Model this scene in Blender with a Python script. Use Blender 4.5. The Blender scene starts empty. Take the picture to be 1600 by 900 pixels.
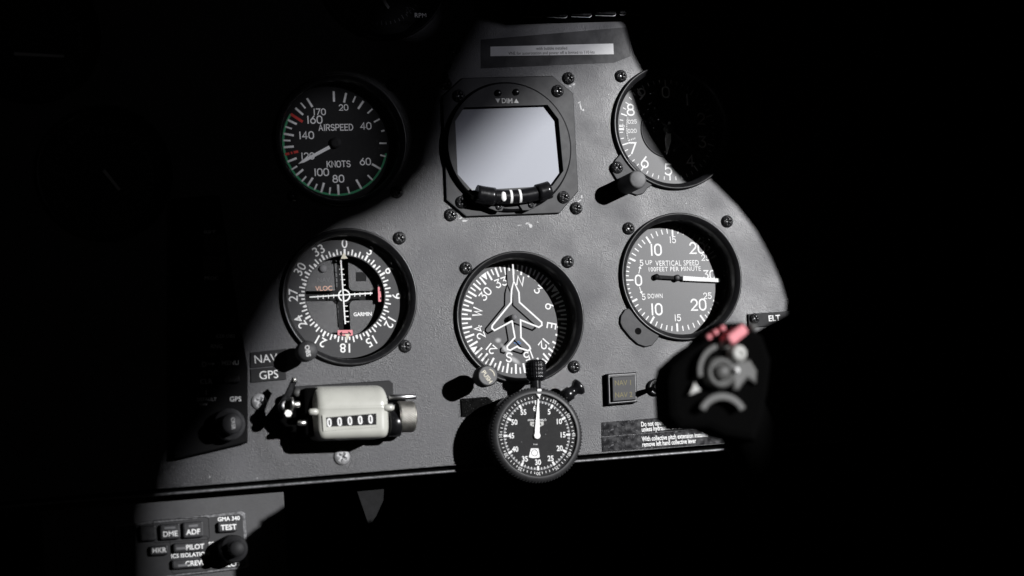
import bpy, bmesh, math, random
from mathutils import Vector, Matrix
random.seed(7)
S = 0.001                      # all modelling numbers are millimetres
sc = bpy.context.scene
col = sc.collection

# ------------------------------------------------------------------ camera
F_PX = 3400.0                  # focal length in pixels of a 1600 wide frame
DIST = 1360.0
CAM_DIR = Vector((-0.30, -1.0, -0.115)).normalized()   # from the panel towards the camera
ROLL = math.radians(2.4)
cam_d = bpy.data.cameras.new('camera')
cam = bpy.data.objects.new('camera', cam_d); col.objects.link(cam)
cam_d.sensor_width = 36.0
cam_d.lens = 36.0 * F_PX / 1600.0
cam_pos = CAM_DIR * DIST * S
cam_q = (-CAM_DIR).to_track_quat('-Z', 'Y').to_matrix() @ Matrix.Rotation(-ROLL, 3, 'Z')
cam.matrix_world = Matrix.Translation(cam_pos) @ cam_q.to_4x4()
cam_d.clip_start = 0.05; cam_d.clip_end = 60.0
cam_d.dof.use_dof = True
cam_d.dof.focus_distance = 1.378
cam_d.dof.aperture_fstop = 5.0
sc.camera = cam

# ------------------------------------------------------------------ light
SUN = Vector((0.67, -1.0, 0.302))        # towards the sun
sun_d = bpy.data.lights.new('sun', 'SUN'); sun_d.energy = 5.0; sun_d.angle = math.radians(0.55)
sun_d.color = (0.985, 0.985, 1.0)
sun = bpy.data.objects.new('sun', sun_d); col.objects.link(sun)
sun.rotation_euler = SUN.to_track_quat('Z', 'Y').to_euler()
w = bpy.data.worlds.new('World'); sc.world = w; w.use_nodes = True
nt = w.node_tree
sky = nt.nodes.new('ShaderNodeTexSky'); sky.sky_type = 'NISHITA'; sky.sun_disc = False
sky.sun_elevation = math.asin(SUN.normalized().z)
sky.sun_rotation = math.atan2(SUN.x, SUN.y)
bg = nt.nodes['Background']; bg.inputs['Strength'].default_value = 0.0003
nt.links.new(sky.outputs[0], bg.inputs['Color'])
sc.view_settings.view_transform = 'Standard'; sc.view_settings.look = 'None'
sc.view_settings.exposure = 0.0; sc.view_settings.gamma = 1.0
sc.render.filter_size = 1.0; sc.cycles.max_bounces = 6; sc.cycles.transparent_max_bounces = 16

# pixel of the photograph -> point (mm) on the plane standing h in front of the panel
def P(px, py, h=0.0):
    d = cam_q @ Vector(((px - 800) / F_PX, -(py - 450) / F_PX, -1.0))
    c = cam_pos / S
    t = (-h - c.y) / d.y
    q = c + d * t
    return Vector((q.x, q.z))
def Zm(x0, y0, s): return lambda u, v: (x0 + s * u, y0 + s * v)
zA = Zm(400, 100, 280 / 1096); zB = Zm(920, 60, .3); zC = Zm(920, 310, 340 / 1177); zD = Zm(420, 340, 260 / 936)
zE = Zm(660, 370, 300 / 1038); zF = Zm(660, 50, 300 / 871); zG = Zm(380, 560, 310 / 1268); zH = Zm(690, 540, 270 / 1012)
zI = Zm(920, 540, 340 / 1391); zJ = Zm(1000, 450, 300 / 1350); zK = Zm(230, 300, 250 / 511); zL = Zm(230, 780, 170 / 1275)

# ------------------------------------------------------------------ materials
def mat(name, c, rough=.5, metal=0., spec=.5, bump=None, var=0., vscale=400., coat=0., coatr=.1, emit=0, bd=.0002, wear=None):
    m = bpy.data.materials.new(name); m.use_nodes = True
    t = m.node_tree; b = t.nodes['Principled BSDF']
    c4 = (*c, 1) if len(c) == 3 else c
    b.inputs['Base Color'].default_value = c4
    b.inputs['Roughness'].default_value = rough; b.inputs['Metallic'].default_value = metal
    b.inputs['Specular IOR Level'].default_value = spec
    b.inputs['Coat Weight'].default_value = coat; b.inputs['Coat Roughness'].default_value = coatr
    tc = t.nodes.new('ShaderNodeTexCoord')
    last = None
    if var:
        n = t.nodes.new('ShaderNodeTexNoise'); n.inputs['Scale'].default_value = vscale; n.inputs['Detail'].default_value = 6
        t.links.new(tc.outputs['Object'], n.inputs['Vector'])
        r = t.nodes.new('ShaderNodeMapRange'); r.inputs[1].default_value = .3; r.inputs[2].default_value = .7
        r.inputs[3].default_value = 1 - var; r.inputs[4].default_value = 1 + var
        t.links.new(n.outputs[0], r.inputs[0])
        mx = t.nodes.new('ShaderNodeMix'); mx.data_type = 'RGBA'; mx.blend_type = 'MULTIPLY'; mx.inputs[0].default_value = 1
        mx.inputs[6].default_value = c4
        t.links.new(r.outputs[0], mx.inputs[7]); last = mx.outputs[2]
        r2 = t.nodes.new('ShaderNodeMapRange'); r2.inputs[1].default_value = .3; r2.inputs[2].default_value = .7
        r2.inputs[3].default_value = max(0, rough - .12 * var * 2); r2.inputs[4].default_value = min(1, rough + .12 * var * 2)
        t.links.new(n.outputs[0], r2.inputs[0]); t.links.new(r2.outputs[0], b.inputs['Roughness'])
    if wear:                                     # pale specks and scuffs: (colour, voronoi scale, size)
        wc, ws, wt = wear
        v = t.nodes.new('ShaderNodeTexNoise'); v.inputs['Scale'].default_value = ws; v.inputs['Detail'].default_value = 3
        t.links.new(tc.outputs['Object'], v.inputs['Vector'])
        rr = t.nodes.new('ShaderNodeMapRange'); rr.inputs[1].default_value = wt; rr.inputs[2].default_value = wt + .03
        t.links.new(v.outputs[0], rr.inputs[0])
        m2 = t.nodes.new('ShaderNodeMix'); m2.data_type = 'RGBA'
        t.links.new(rr.outputs[0], m2.inputs[0]); m2.inputs[6].default_value = c4; m2.inputs[7].default_value = (*wc, 1)
        if last: t.links.new(last, m2.inputs[6])
        last = m2.outputs[2]
    if last: t.links.new(last, b.inputs['Base Color'])
    if bump:
        prev = None
        for (bs, st) in bump:
            n = t.nodes.new('ShaderNodeTexNoise'); n.inputs['Scale'].default_value = bs; n.inputs['Detail'].default_value = 4
            n.inputs['Roughness'].default_value = .6
            t.links.new(tc.outputs['Object'], n.inputs['Vector'])
            bp = t.nodes.new('ShaderNodeBump'); bp.inputs['Strength'].default_value = st; bp.inputs['Distance'].default_value = bd
            t.links.new(n.outputs[0], bp.inputs['Height'])
            if prev: t.links.new(prev, bp.inputs['Normal'])
            prev = bp.outputs[0]
        t.links.new(prev, b.inputs['Normal'])
    return m
def glass_mat(name, tint=(1, 1, 1), fr=1.0, rough=.03):
    m = bpy.data.materials.new(name); m.use_nodes = True; t = m.node_tree
    for n in list(t.nodes): t.nodes.remove(n)
    out = t.nodes.new('ShaderNodeOutputMaterial'); mx = t.nodes.new('ShaderNodeMixShader')
    f = t.nodes.new('ShaderNodeFresnel'); f.inputs[0].default_value = 1.45
    tr = t.nodes.new('ShaderNodeBsdfTransparent'); tr.inputs[0].default_value = (*tint, 1)
    gl = t.nodes.new('ShaderNodeBsdfGlossy'); gl.inputs['Roughness'].default_value = rough
    t.links.new(f.outputs[0], mx.inputs[0]); t.links.new(tr.outputs[0], mx.inputs[1]); t.links.new(gl.outputs[0], mx.inputs[2])
    tc = t.nodes.new('ShaderNodeTexCoord'); nz = t.nodes.new('ShaderNodeTexNoise'); nz.inputs['Scale'].default_value = 900; nz.inputs['Detail'].default_value = 2
    t.links.new(tc.outputs['Object'], nz.inputs['Vector'])
    mr = t.nodes.new('ShaderNodeMapRange'); mr.inputs[1].default_value = .71; mr.inputs[2].default_value = .78; mr.inputs[4].default_value = .22
    t.links.new(nz.outputs[0], mr.inputs[0])
    df = t.nodes.new('ShaderNodeBsdfDiffuse'); df.inputs[0].default_value = (.6, .6, .6, 1)
    m2 = t.nodes.new('ShaderNodeMixShader'); t.links.new(mr.outputs[0], m2.inputs[0]); t.links.new(mx.outputs[0], m2.inputs[1]); t.links.new(df.outputs[0], m2.inputs[2])
    t.links.new(m2.outputs[0], out.inputs[0])
    return m
M = {
 'crinkle': mat('black_crinkle_paint', (.028, .028, .0315), .40, spec=.58, bump=[(1350, .8), (500, .3)], var=.45, vscale=30, wear=((.2, .2, .21), 520, .755)),
 'trim': mat('worn_black_trim', (.16, .16, .165), .35, metal=.6, bump=[(900, .4)], var=.3, vscale=500),
 'bezel': mat('satin_black_bezel', (.010, .010, .011), .34, bump=[(1500, .12)], var=.2, vscale=300),
 'plate': mat('flat_black_plate', (.012, .012, .0135), .5, spec=.42, bump=[(1500, .1)], var=.15, vscale=200),
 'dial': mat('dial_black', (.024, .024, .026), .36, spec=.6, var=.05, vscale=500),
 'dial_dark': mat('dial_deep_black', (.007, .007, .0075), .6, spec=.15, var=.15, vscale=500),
 'card': mat('compass_card_black', (.02, .02, .022), .5, spec=.4, var=.1, vscale=400),
 'sparkle': mat('sparkle_black_face', (.02, .02, .022), .42, spec=.6, bump=[(2600, .8)], var=.3, vscale=2500, wear=((.22, .22, .23), 3200, .7)),
 'white': mat('white_marking_paint', (.9, .9, .89), .6, spec=.2, var=.05, vscale=800),
 'ivory': mat('ivory_marking_paint', (.72, .68, .56), .6, spec=.2),
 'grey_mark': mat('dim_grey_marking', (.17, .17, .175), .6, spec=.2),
 'olive': mat('olive_marking', (.2, .18, .10), .6, spec=.2),
 'peach': mat('peach_marking', (.75, .46, .36), .6, spec=.2),
 'pink': mat('faded_red_flag', (.78, .27, .30), .55, spec=.3, var=.08),
 'red': mat('red_marking_paint', (.62, .05, .04), .6, spec=.2),
 'green': mat('green_arc_paint', (.07, .40, .19), .6, spec=.2),
 'blue': mat('blue_fleck', (.03, .13, .35), .5),
 'black': mat('black_plastic', (.009, .009, .01), .24, bump=[(1200, .06)], var=.2),
 'knob': mat('black_knob_plastic', (.035, .035, .037), .55, bump=[(1500, .25)], var=.2),
 'knobface': mat('worn_knob_face', (.11, .11, .112), .55, bump=[(1500, .3)], var=.25, vscale=600),
 'rubber': mat('matte_black_rubber', (.0018, .0018, .0018), .95, spec=.03),
 'screw': mat('black_oxide_screw', (.02, .02, .021), .3, metal=.0, spec=.6, coat=.3, bump=[(1400, .25)], wear=((.3, .3, .3), 1500, .66)),
 'steel': mat('dull_steel', (.55, .55, .56), .32, metal=1., bump=[(700, .1)], var=.15),
 'zinc': mat('zinc_screw', (.33, .33, .335), .55, metal=.25, bump=[(900, .3)], var=.3, vscale=300),
 'brass': mat('tarnished_steel', (.30, .29, .265), .4, metal=.8, bump=[(900, .2)], var=.2),
 'chrome': mat('bright_plated_steel', (.85, .84, .8), .38, metal=1., bump=[(500, .15)]),
 'cream': mat('cream_enamel', (.50, .50, .455), .28, spec=.5, coat=.4, coatr=.12, bump=[(180, .05), (700, .04)], var=.06, vscale=90, wear=((.3, .29, .25), 260, .745)),
 'screen': mat('matte_screen_surface', (.165, .174, .2), .45, metal=.25, spec=.8, var=.03, vscale=40),
 'paper': mat('printed_white_label', (.8, .8, .8), .5, var=.05, vscale=200),
 'placard': mat('scratched_black_placard', (.016, .016, .018), .2, spec=.5, bump=[(420, .3)], var=.3, vscale=300, wear=((.12, .12, .125), 420, .64)),
 'film': mat('glossy_dark_film', (.02, .02, .022), .22, spec=.5, bump=[(300, .12)], var=.1, vscale=90, wear=((.3, .3, .3), 700, .74)),
 'dark_plate': mat('dull_black_nameplate', (.014, .014, .015), .6, spec=.25, var=.2),
 'tab': mat('dusty_black_tab', (.012, .012, .0125), .7, spec=.1, bump=[(600, .5)], var=.5, vscale=200),
 'radio_face': mat('matte_radio_black', (.004, .004, .0043), .7, spec=.1, var=.2),
 'watch': mat('watch_face_black', (.012, .012, .0125), .6, spec=.2, var=.2, vscale=300),
 'lug': mat('cast_black_lug', (.03, .03, .032), .5, spec=.35, bump=[(900, .2)], var=.15),
 'chip': mat('chipped_paint_metal', (.36, .36, .36), .5, metal=.2, bump=[(900, .5)], var=.3, vscale=700),
 'console': mat('console_grey_black', (.035, .035, .037), .5, bump=[(1300, .4)], var=.2, vscale=90),
 'velcro': mat('fuzzy_black_hook_tape', (.006, .006, .006), .95, spec=.05, bump=[(1600, 1.0)], wear=((.16, .16, .16), 1300, .68)),
 'grip_grey': mat('worn_grey_grip_plastic', (.075, .075, .072), .55, bump=[(300, .3)], var=.3, vscale=150),
 'grip_light': mat('light_grey_button', (.42, .42, .4), .45, var=.15),
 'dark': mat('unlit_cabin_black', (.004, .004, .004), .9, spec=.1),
 'seal': mat('bluish_window_seal', (.10, .16, .19), .5),
}
GLASS = glass_mat('instrument_glass')
def tint_mat(name, k):
    m = bpy.data.materials.new(name); m.use_nodes = True; t = m.node_tree
    for n in list(t.nodes): t.nodes.remove(n)
    out = t.nodes.new('ShaderNodeOutputMaterial'); tr = t.nodes.new('ShaderNodeBsdfTransparent')
    tr.inputs[0].default_value = (k, k, k * 1.03, 1); t.links.new(tr.outputs[0], out.inputs[0])
    return m

# ------------------------------------------------------------------ mesh helpers
class MB:
    def __init__(s): s.bm = bmesh.new()
    def v(s, p): return s.bm.verts.new((p[0] * S, p[1] * S, p[2] * S))
    def poly(s, pts, z=None, smooth=False):
        vs = [s.v((p[0], p[1], z) if z is not None else p) for p in pts]
        try:
            f = s.bm.faces.new(vs); f.smooth = smooth
        except ValueError: pass
    def lathe(s, prof, segs=64, c=(0, 0), a0=0., a1=2 * math.pi, axis=None, smooth=True, cap=True):
        full = abs(a1 - a0 - 2 * math.pi) < 1e-6
        n = segs if full else segs + 1
        mtx = axis
        rings = []
        for (r, z) in prof:
            ring = []
            if r <= 1e-9:
                p = Vector((c[0], c[1], z))
                if mtx: p = mtx @ Vector((0, 0, z))
                ring = [s.v(p)]
            else:
                for i in range(n):
                    a = a0 + (a1 - a0) * i / segs
                    p = Vector((c[0] + r * math.cos(a), c[1] + r * math.sin(a), z))
                    if mtx: p = mtx @ Vector((r * math.cos(a), r * math.sin(a), z))
                    ring.append(s.v(p))
            rings.append(ring)
        m = segs
        for k in range(len(rings) - 1):
            A, B = rings[k], rings[k + 1]
            for i in range(m):
                j = (i + 1) % n
                if len(A) == 1 and len(B) == 1: continue
                if len(A) == 1: f = s.bm.faces.new((A[0], B[i], B[j]))
                elif len(B) == 1: f = s.bm.faces.new((A[i], A[j], B[0]))
                else: f = s.bm.faces.new((A[i], A[j], B[j], B[i]))
                f.smooth = smooth
    def disc(s, r, z, c=(0, 0), segs=64):
        s.poly([(c[0] + r * math.cos(2 * math.pi * i / segs), c[1] + r * math.sin(2 * math.pi * i / segs)) for i in range(segs)], z)
    def ring(s, r0, r1, z, a0=0., a1=2 * math.pi, segs=64, c=(0, 0)):
        for i in range(segs):
            b0 = a0 + (a1 - a0) * i / segs; b1 = a0 + (a1 - a0) * (i + 1) / segs
            s.poly([(c[0] + r * math.cos(a), c[1] + r * math.sin(a)) for r, a in ((r0, b0), (r1, b0), (r1, b1), (r0, b1))], z)
    def tick(s, r0, r1, a, wd, z, c=(0, 0), wd1=None):
        d = Vector((math.cos(a), math.sin(a))); n = Vector((-d.y, d.x)); cc = Vector(c)
        if wd1 is None: wd1 = wd
        s.poly([cc + d * r0 - n * wd / 2, cc + d * r1 - n * wd1 / 2, cc + d * r1 + n * wd1 / 2, cc + d * r0 + n * wd / 2], z)
    def prism(s, pts, z0, z1, b=0., bottom=False):
        pts = [Vector((p[0], p[1])) for p in pts]
        area = sum(pts[i].x * pts[(i + 1) % len(pts)].y - pts[(i + 1) % len(pts)].x * pts[i].y for i in range(len(pts)))
        if area < 0: pts = pts[::-1]
        layers = [(pts, z0)]
        if b > 0:
            layers += [(pts, z1 - b), (inset(pts, b * .3), z1 - b * .3), (inset(pts, b), z1)]
        else: layers.append((pts, z1))
        rings = [[s.v((p.x, p.y, z)) for p in L] for L, z in layers]
        n = len(pts)
        for A, B in zip(rings, rings[1:]):
            for i in range(n):
                j = (i + 1) % n; s.bm.faces.new((A[i], A[j], B[j], B[i]))
        s.bm.faces.new(rings[-1])
        if bottom: s.bm.faces.new(rings[0][::-1])
    def tube(s, pts, r, segs=14, smooth=True):
        pts = [Vector(p) for p in pts]; n = len(pts)
        rs = r if isinstance(r, (list, tuple)) else [r] * n
        rings = []; up = None
        for i, p in enumerate(pts):
            d = (pts[min(i + 1, n - 1)] - pts[max(i - 1, 0)]).normalized()
            if up is None:
                up = d.orthogonal().normalized()
            u = (up - d * up.dot(d)).normalized(); up = u; v_ = d.cross(u)
            rings.append([s.v(p + (u * math.cos(2 * math.pi * k / segs) + v_ * math.sin(2 * math.pi * k / segs)) * rs[i]) for k in range(segs)])
        for A, B in zip(rings, rings[1:]):
            for k in range(segs):
                j = (k + 1) % segs
                f = s.bm.faces.new((A[k], A[j], B[j], B[k])); f.smooth = smooth
        s.bm.faces.new(rings[0][::-1]); s.bm.faces.new(rings[-1])
    def strip(s, pts, wd, z, closed=False):
        """flat stroke of constant width with mitred corners"""
        pts = [Vector((p[0], p[1])) for p in pts]; n = len(pts)
        L, R = [], []
        for i in range(n):
            a = pts[i - 1] if (closed or i > 0) else None
            b = pts[(i + 1) % n] if (closed or i < n - 1) else None
            p = pts[i]
            if a is None: d = (b - p).normalized(); nn = Vector((-d.y, d.x)); k = 1; p = p - d * wd * .35
            elif b is None: d = (p - a).normalized(); nn = Vector((-d.y, d.x)); k = 1; p = p + d * wd * .35
            else:
                d0 = (p - a).normalized(); d1 = (b - p).normalized()
                n0 = Vector((-d0.y, d0.x)); n1 = Vector((-d1.y, d1.x))
                nn = (n0 + n1)
                if nn.length < 1e-4: nn = n0
                nn.normalize(); k = min(1.8, 1 / max(.35, nn.dot(n0)))
            L.append(p + nn * wd / 2 * k); R.append(p - nn * wd / 2 * k)
        m = n if closed else n - 1
        vl = [s.v((p.x, p.y, z)) for p in L]; vr = [s.v((p.x, p.y, z)) for p in R]
        for i in range(m):
            j = (i + 1) % n
            s.bm.faces.new((vr[i], vr[j], vl[j], vl[i]))
    def grid(s, f, nu, nv):
        vs = [[s.v(f(i / nu, j / nv)) for j in range(nv + 1)] for i in range(nu + 1)]
        for i in range(nu):
            for j in range(nv):
                q = s.bm.faces.new((vs[i][j], vs[i + 1][j], vs[i + 1][j + 1], vs[i][j + 1])); q.smooth = True
    def build(s, name, m, parent=None, bevel=0., fixn=True, loc=None):
        me = bpy.data.meshes.new(name)
        if fixn: bmesh.ops.recalc_face_normals(s.bm, faces=s.bm.faces[:])
        s.bm.to_mesh(me); s.bm.free()
        me.materials.append(m)
        o = bpy.data.objects.new(name, me); col.objects.link(o)
        if parent: o.parent = parent
        if bevel:
            md = o.modifiers.new('bevel', 'BEVEL'); md.width = bevel * S; md.segments = 2; md.limit_method = 'ANGLE'; md.angle_limit = math.radians(40)
        return o
def inset(pts, d):
    n = len(pts); out = []
    for i in range(n):
        p = pts[i]; d0 = (p - pts[i - 1]).normalized(); d1 = (pts[(i + 1) % n] - p).normalized()
        n0 = Vector((-d0.y, d0.x)); n1 = Vector((-d1.y, d1.x)); nn = n0 + n1
        if nn.length < 1e-4: nn = n0
        nn.normalize(); out.append(p + nn * d / max(.4, nn.dot(n0)))
    return out
def rrect(cx, cy, w_, h_, r, n=5, rot=0.):
    pts = []
    for (sx, sy, a) in ((1, 1, 0), (-1, 1, 90), (-1, -1, 180), (1, -1, 270)):
        for i in range(n + 1):
            t = math.radians(a + 90 * i / n)
            pts.append(Vector((sx * (w_ / 2 - r) + r * math.cos(t), sy * (h_ / 2 - r) + r * math.sin(t))))
    c, s_ = math.cos(rot), math.sin(rot)
    return [Vector((cx + p.x * c - p.y * s_, cy + p.x * s_ + p.y * c)) for p in pts]
def circ(r, n=64, c=(0, 0), a0=0., a1=2 * math.pi, end=False):
    m = n + 1 if end else n
    return [Vector((c[0] + r * math.cos(a0 + (a1 - a0) * i / n), c[1] + r * math.sin(a0 + (a1 - a0) * i / n))) for i in range(m)]

# stroke lettering as engraved on dials (unit: cap height 6)
def _arc(cx, cy, rx, ry, a0, a1, n=12):
    return [(cx + rx * math.cos(math.radians(a0 + (a1 - a0) * i / n)), cy + ry * math.sin(math.radians(a0 + (a1 - a0) * i / n))) for i in range(n + 1)]
GL = {
 '0': (4, [(_arc(2, 4, 2, 2, 0, 180) + _arc(2, 2, 2, 2, 180, 360), True)]),
 '1': (1.2, [([(.6, 0), (.6, 6)], False)]),
 '2': (4, [(_arc(2, 4.1, 1.9, 1.9, 165, -35) + [(.1, 0), (4, 0)], False)]),
 '3': (4, [([(.3, 6), (3.8, 6), (1.8, 3.7)] + _arc(1.9, 1.85, 1.95, 1.85, 80, -155), False)]),
 '4': (4.2, [([(3.1, 0), (3.1, 6), (0, 1.7), (4.2, 1.7)], False)]),
 '5': (4, [([(3.7, 6), (.7, 6), (.4, 3.3)] + _arc(1.9, 1.95, 2, 1.95, 125, -150), False)]),
 '6': (4, [([(3, 6)] + [(.35, 2.9)], False), (_arc(2, 1.95, 1.95, 1.95, 0, 360, 24)[:-1], True)]),
 '7': (3.8, [([(0, 6), (3.8, 6), (1.2, 0)], False)]),
 '8': (4, [(_arc(2, 4.5, 1.6, 1.5, 0, 360, 22)[:-1], True), (_arc(2, 1.55, 2, 1.6, 0, 360, 24)[:-1], True)]),
 '9': (4, [(_arc(2, 4.05, 1.95, 1.95, 0, 360, 24)[:-1], True), ([(1, 0), (3.65, 3.1)], False)]),
 'A': (4.2, [([(0, 0), (2.1, 6), (4.2, 0)], False), ([(.9, 2), (3.3, 2)], False)]),
 'B': (3.8, [([(0, 3.1), (0, 6), (1.8, 6)] + _arc(1.9, 4.55, 1.5, 1.45, 90, -90, 8) + [(0, 3.1)] + [(0, 0), (1.9, 0)] + _arc(2, 1.55, 1.8, 1.55, -90, 90, 8), False)]),
 'C': (4, [(_arc(2.1, 4, 2, 2, 30, 180) + _arc(2.1, 2, 2, 2, 180, 330), False)]),
 'D': (4, [([(0, 0), (0, 6), (1.5, 6)] + _arc(1.6, 3, 2.4, 3, 85, -85) + [(1.5, 0), (0, 0)], False)]),
 'E': (3.4, [([(3.4, 6), (0, 6), (0, 0), (3.4, 0)], False), ([(0, 3.1), (2.8, 3.1)], False)]),
 'F': (3.3, [([(3.3, 6), (0, 6), (0, 0)], False), ([(0, 3.1), (2.7, 3.1)], False)]),
 'G': (4.2, [(_arc(2.1, 4, 2, 2, 30, 180) + _arc(2.1, 2, 2, 2, 180, 350) + [(4.1, 2.8), (2.4, 2.8)], False)]),
 'I': (1, [([(.5, 0), (.5, 6)], False)]),
 'K': (3.8, [([(0, 0), (0, 6)], False), ([(3.6, 6), (.2, 2.5)], False), ([(1.3, 3.5), (3.8, 0)], False)]),
 'L': (3.2, [([(0, 6), (0, 0), (3.2, 0)], False)]),
 'M': (4.8, [([(0, 0), (0, 6), (2.4, 1.5), (4.8, 6), (4.8, 0)], False)]),
 'N': (4, [([(0, 0), (0, 6), (4, 0), (4, 6)], False)]),
 'O': (4.2, [(_arc(2.1, 4, 2.1, 2, 0, 180) + _arc(2.1, 2, 2.1, 2, 180, 360), True)]),
 'P': (3.8, [([(0, 0), (0, 6), (2, 6)] + _arc(2, 4.4, 1.8, 1.6, 85, -85, 9) + [(0, 2.8)], False)]),
 'R': (3.8, [([(0, 0), (0, 6), (2, 6)] + _arc(2, 4.4, 1.8, 1.6, 85, -85, 9) + [(.1, 2.8)], False), ([(1.8, 2.8), (3.8, 0)], False)]),
 'S': (3.8, [(_arc(1.9, 4.5, 1.75, 1.5, 25, 250, 12) + _arc(1.9, 1.55, 1.9, 1.55, 70, -155, 12), False)]),
 'T': (4, [([(0, 6), (4, 6)], False), ([(2, 6), (2, 0)], False)]),
 'U': (4, [([(0, 6), (0, 2)] + _arc(2, 2, 2, 2, 180, 360) + [(4, 6)], False)]),
 'V': (4, [([(0, 6), (2, 0), (4, 6)], False)]),
 'W': (5.4, [([(0, 6), (1.35, 0), (2.7, 5), (4.05, 0), (5.4, 6)], False)]),
 'm': (4.6, [([(0, 0), (0, 4)], False), ([(0, 2.6)] + _arc(1.15, 2.8, 1.15, 1.2, 170, 0, 8) + [(2.3, 0)], False), ([(2.3, 2.6)] + _arc(3.45, 2.8, 1.15, 1.2, 170, 0, 8) + [(4.6, 0)], False)]),
 'b': (3.4, [([(0, 6), (0, 0)], False), (_arc(1.7, 1.9, 1.6, 1.9, 0, 360, 18)[:-1], True)]),
 ' ': (2.2, []),
}
def stroke_text(mb, txt, x, y, size, z, rot=0., wd=.16, xs=1., gap=1.5, align='C'):
    k = size / 6.0
    W = sum(GL[c][0] for c in txt) + gap * (len(txt) - 1)
    cx = -W / 2 if align == 'C' else 0
    c_, s_ = math.cos(rot), math.sin(rot); q = 0
    for ch in txt:
        gw, strokes = GL[ch]
        for pts, cl in strokes:
            pp = []
            for (u, v) in pts:
                X = (cx + u) * k * xs; Y = (v - 3) * k
                p = (x + X * c_ - Y * s_, y + X * s_ + Y * c_)
                if not pp or (Vector(p) - Vector(pp[-1])).length > 1e-4: pp.append(p)
            if cl and (Vector(pp[0]) - Vector(pp[-1])).length < 1e-4: pp.pop()
            mb.strip(pp, size * wd, z + .012 * (q % 4), cl); q += 1
        cx += gw + gap
_tc = {}
def font_text(mb, txt, x, y, size, z, rot=0., xs=1., bold=0., align='CENTER', sp=1.):
    key = (txt, bold, align, sp)
    if key not in _tc:
        cu = bpy.data.curves.new('lettering', 'FONT'); cu.body = txt; cu.size = 1; cu.align_x = align; cu.offset = bold
        cu.space_character = sp; cu.resolution_u = 3
        ob = bpy.data.objects.new('lettering', cu)
        me = ob.to_mesh()
        _tc[key] = ([tuple(v.co) for v in me.vertices], [tuple(p.vertices) for p in me.polygons])
        ob.to_mesh_clear(); bpy.data.objects.remove(ob); bpy.data.curves.remove(cu)
    vs, fs = _tc[key]
    k = size / CAP; c_, s_ = math.cos(rot), math.sin(rot)
    bv = []
    for (u, v, _) in vs:
        X = u * k * xs; Y = v * k - size / 2
        bv.append(mb.v((x + X * c_ - Y * s_, y + X * s_ + Y * c_, z)))
    for f in fs:
        try: mb.bm.faces.new([bv[i] for i in f])
        except ValueError: pass
CAP = 1.0
_m = MB(); font_text(_m, 'H', 0, 0, 1, 0)
CAP = max(v[1] for v in _tc[('H', 0., 'CENTER', 1.)][0]); _m.bm.free()

# ------------------------------------------------------------------ things
RX = Matrix.Rotation(math.pi / 2, 3, 'X')
class Ctx:
    """a thing: an Empty at its base on the panel; local x right, y up, z out of the panel (mm)"""
    def __init__(s, name, label, cat, px, py, h=0., group=None, base=0., kind=None):
        p = P(px, py, h)
        s.o = Vector((p.x, p.y)); s.base = base
        e = bpy.data.objects.new(name, None); col.objects.link(e)
        e.empty_display_size = .01
        e.location = (p.x * S, -base * S, p.y * S); e.rotation_euler = RX.to_euler()
        if label: e['label'] = label
        if cat: e['category'] = cat
        if group: e['group'] = group
        if kind: e['kind'] = kind
        s.e = e
    def L(s, px, py, h=0.):
        return P(px, py, h) - s.o
    def ang(s, px, py, h=0., c=(0, 0)):
        d = s.L(px, py, h) - Vector(c); return math.atan2(d.y, d.x)

def screw_mesh(name, r, h, slot, m):
    mb = MB(); NR, NS = 16, 56
    rings = []
    for i in range(NR + 1):
        rr = r * i / NR
        ring = []
        for k in range(NS if i else 1):
            a = 2 * math.pi * k / NS
            x, y = rr * math.cos(a), rr * math.sin(a)
            z = h * (1 - (i / NR) ** 3.2 * .75)
            if min(abs(x), abs(y)) < slot and max(abs(x), abs(y)) < r * .62: z -= h * .75 * (1 - (max(abs(x), abs(y)) / (r * .62)) ** 2 * .7)
            ring.append(mb.v((x, y, z)))
        rings.append(ring)
    rings.append([mb.v((r * math.cos(2 * math.pi * k / NS), r * math.sin(2 * math.pi * k / NS), -.2)) for k in range(NS)])
    for i in range(len(rings) - 1):
        A, B = rings[i], rings[i + 1]
        for k in range(NS):
            j = (k + 1) % NS
            f = mb.bm.faces.new((A[0], B[k], B[j])) if len(A) == 1 else mb.bm.faces.new((A[k], B[k], B[j], A[j]))
            f.smooth = True
    o = mb.build(name, m); me = o.data; bpy.data.objects.remove(o)
    return me
SCREW = screw_mesh('mounting_screw', 4.0, 2.6, .62, M['screw'])
ZSCREW = screw_mesh('panel_screw', 4.9, 2.2, .75, M['zinc'])
SSCREW = screw_mesh('small_screw', 2.1, 1.3, .35, M['screw'])
def screw(ctx, px, py, z=0., me=None, name='mounting_screw', rot=None, scale=1.):
    o = bpy.data.objects.new(name, me or SCREW); col.objects.link(o); o.parent = ctx.e
    p = ctx.L(px, py, z); o.location = (p.x * S, p.y * S, (z - ctx.base) * S)
    o.rotation_euler = (0, 0, random.uniform(0, 1.5) if rot is None else rot); o.scale = (scale,) * 3
    return o

# ================================================================== PANEL SHEET
HOLES = []                                       # (x, z, r) or polygons, filled by the instruments
def bottom_line(px): return 768 - (px - 285) * (67.0 / 840)     # lower edge of the panel in the photograph

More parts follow.
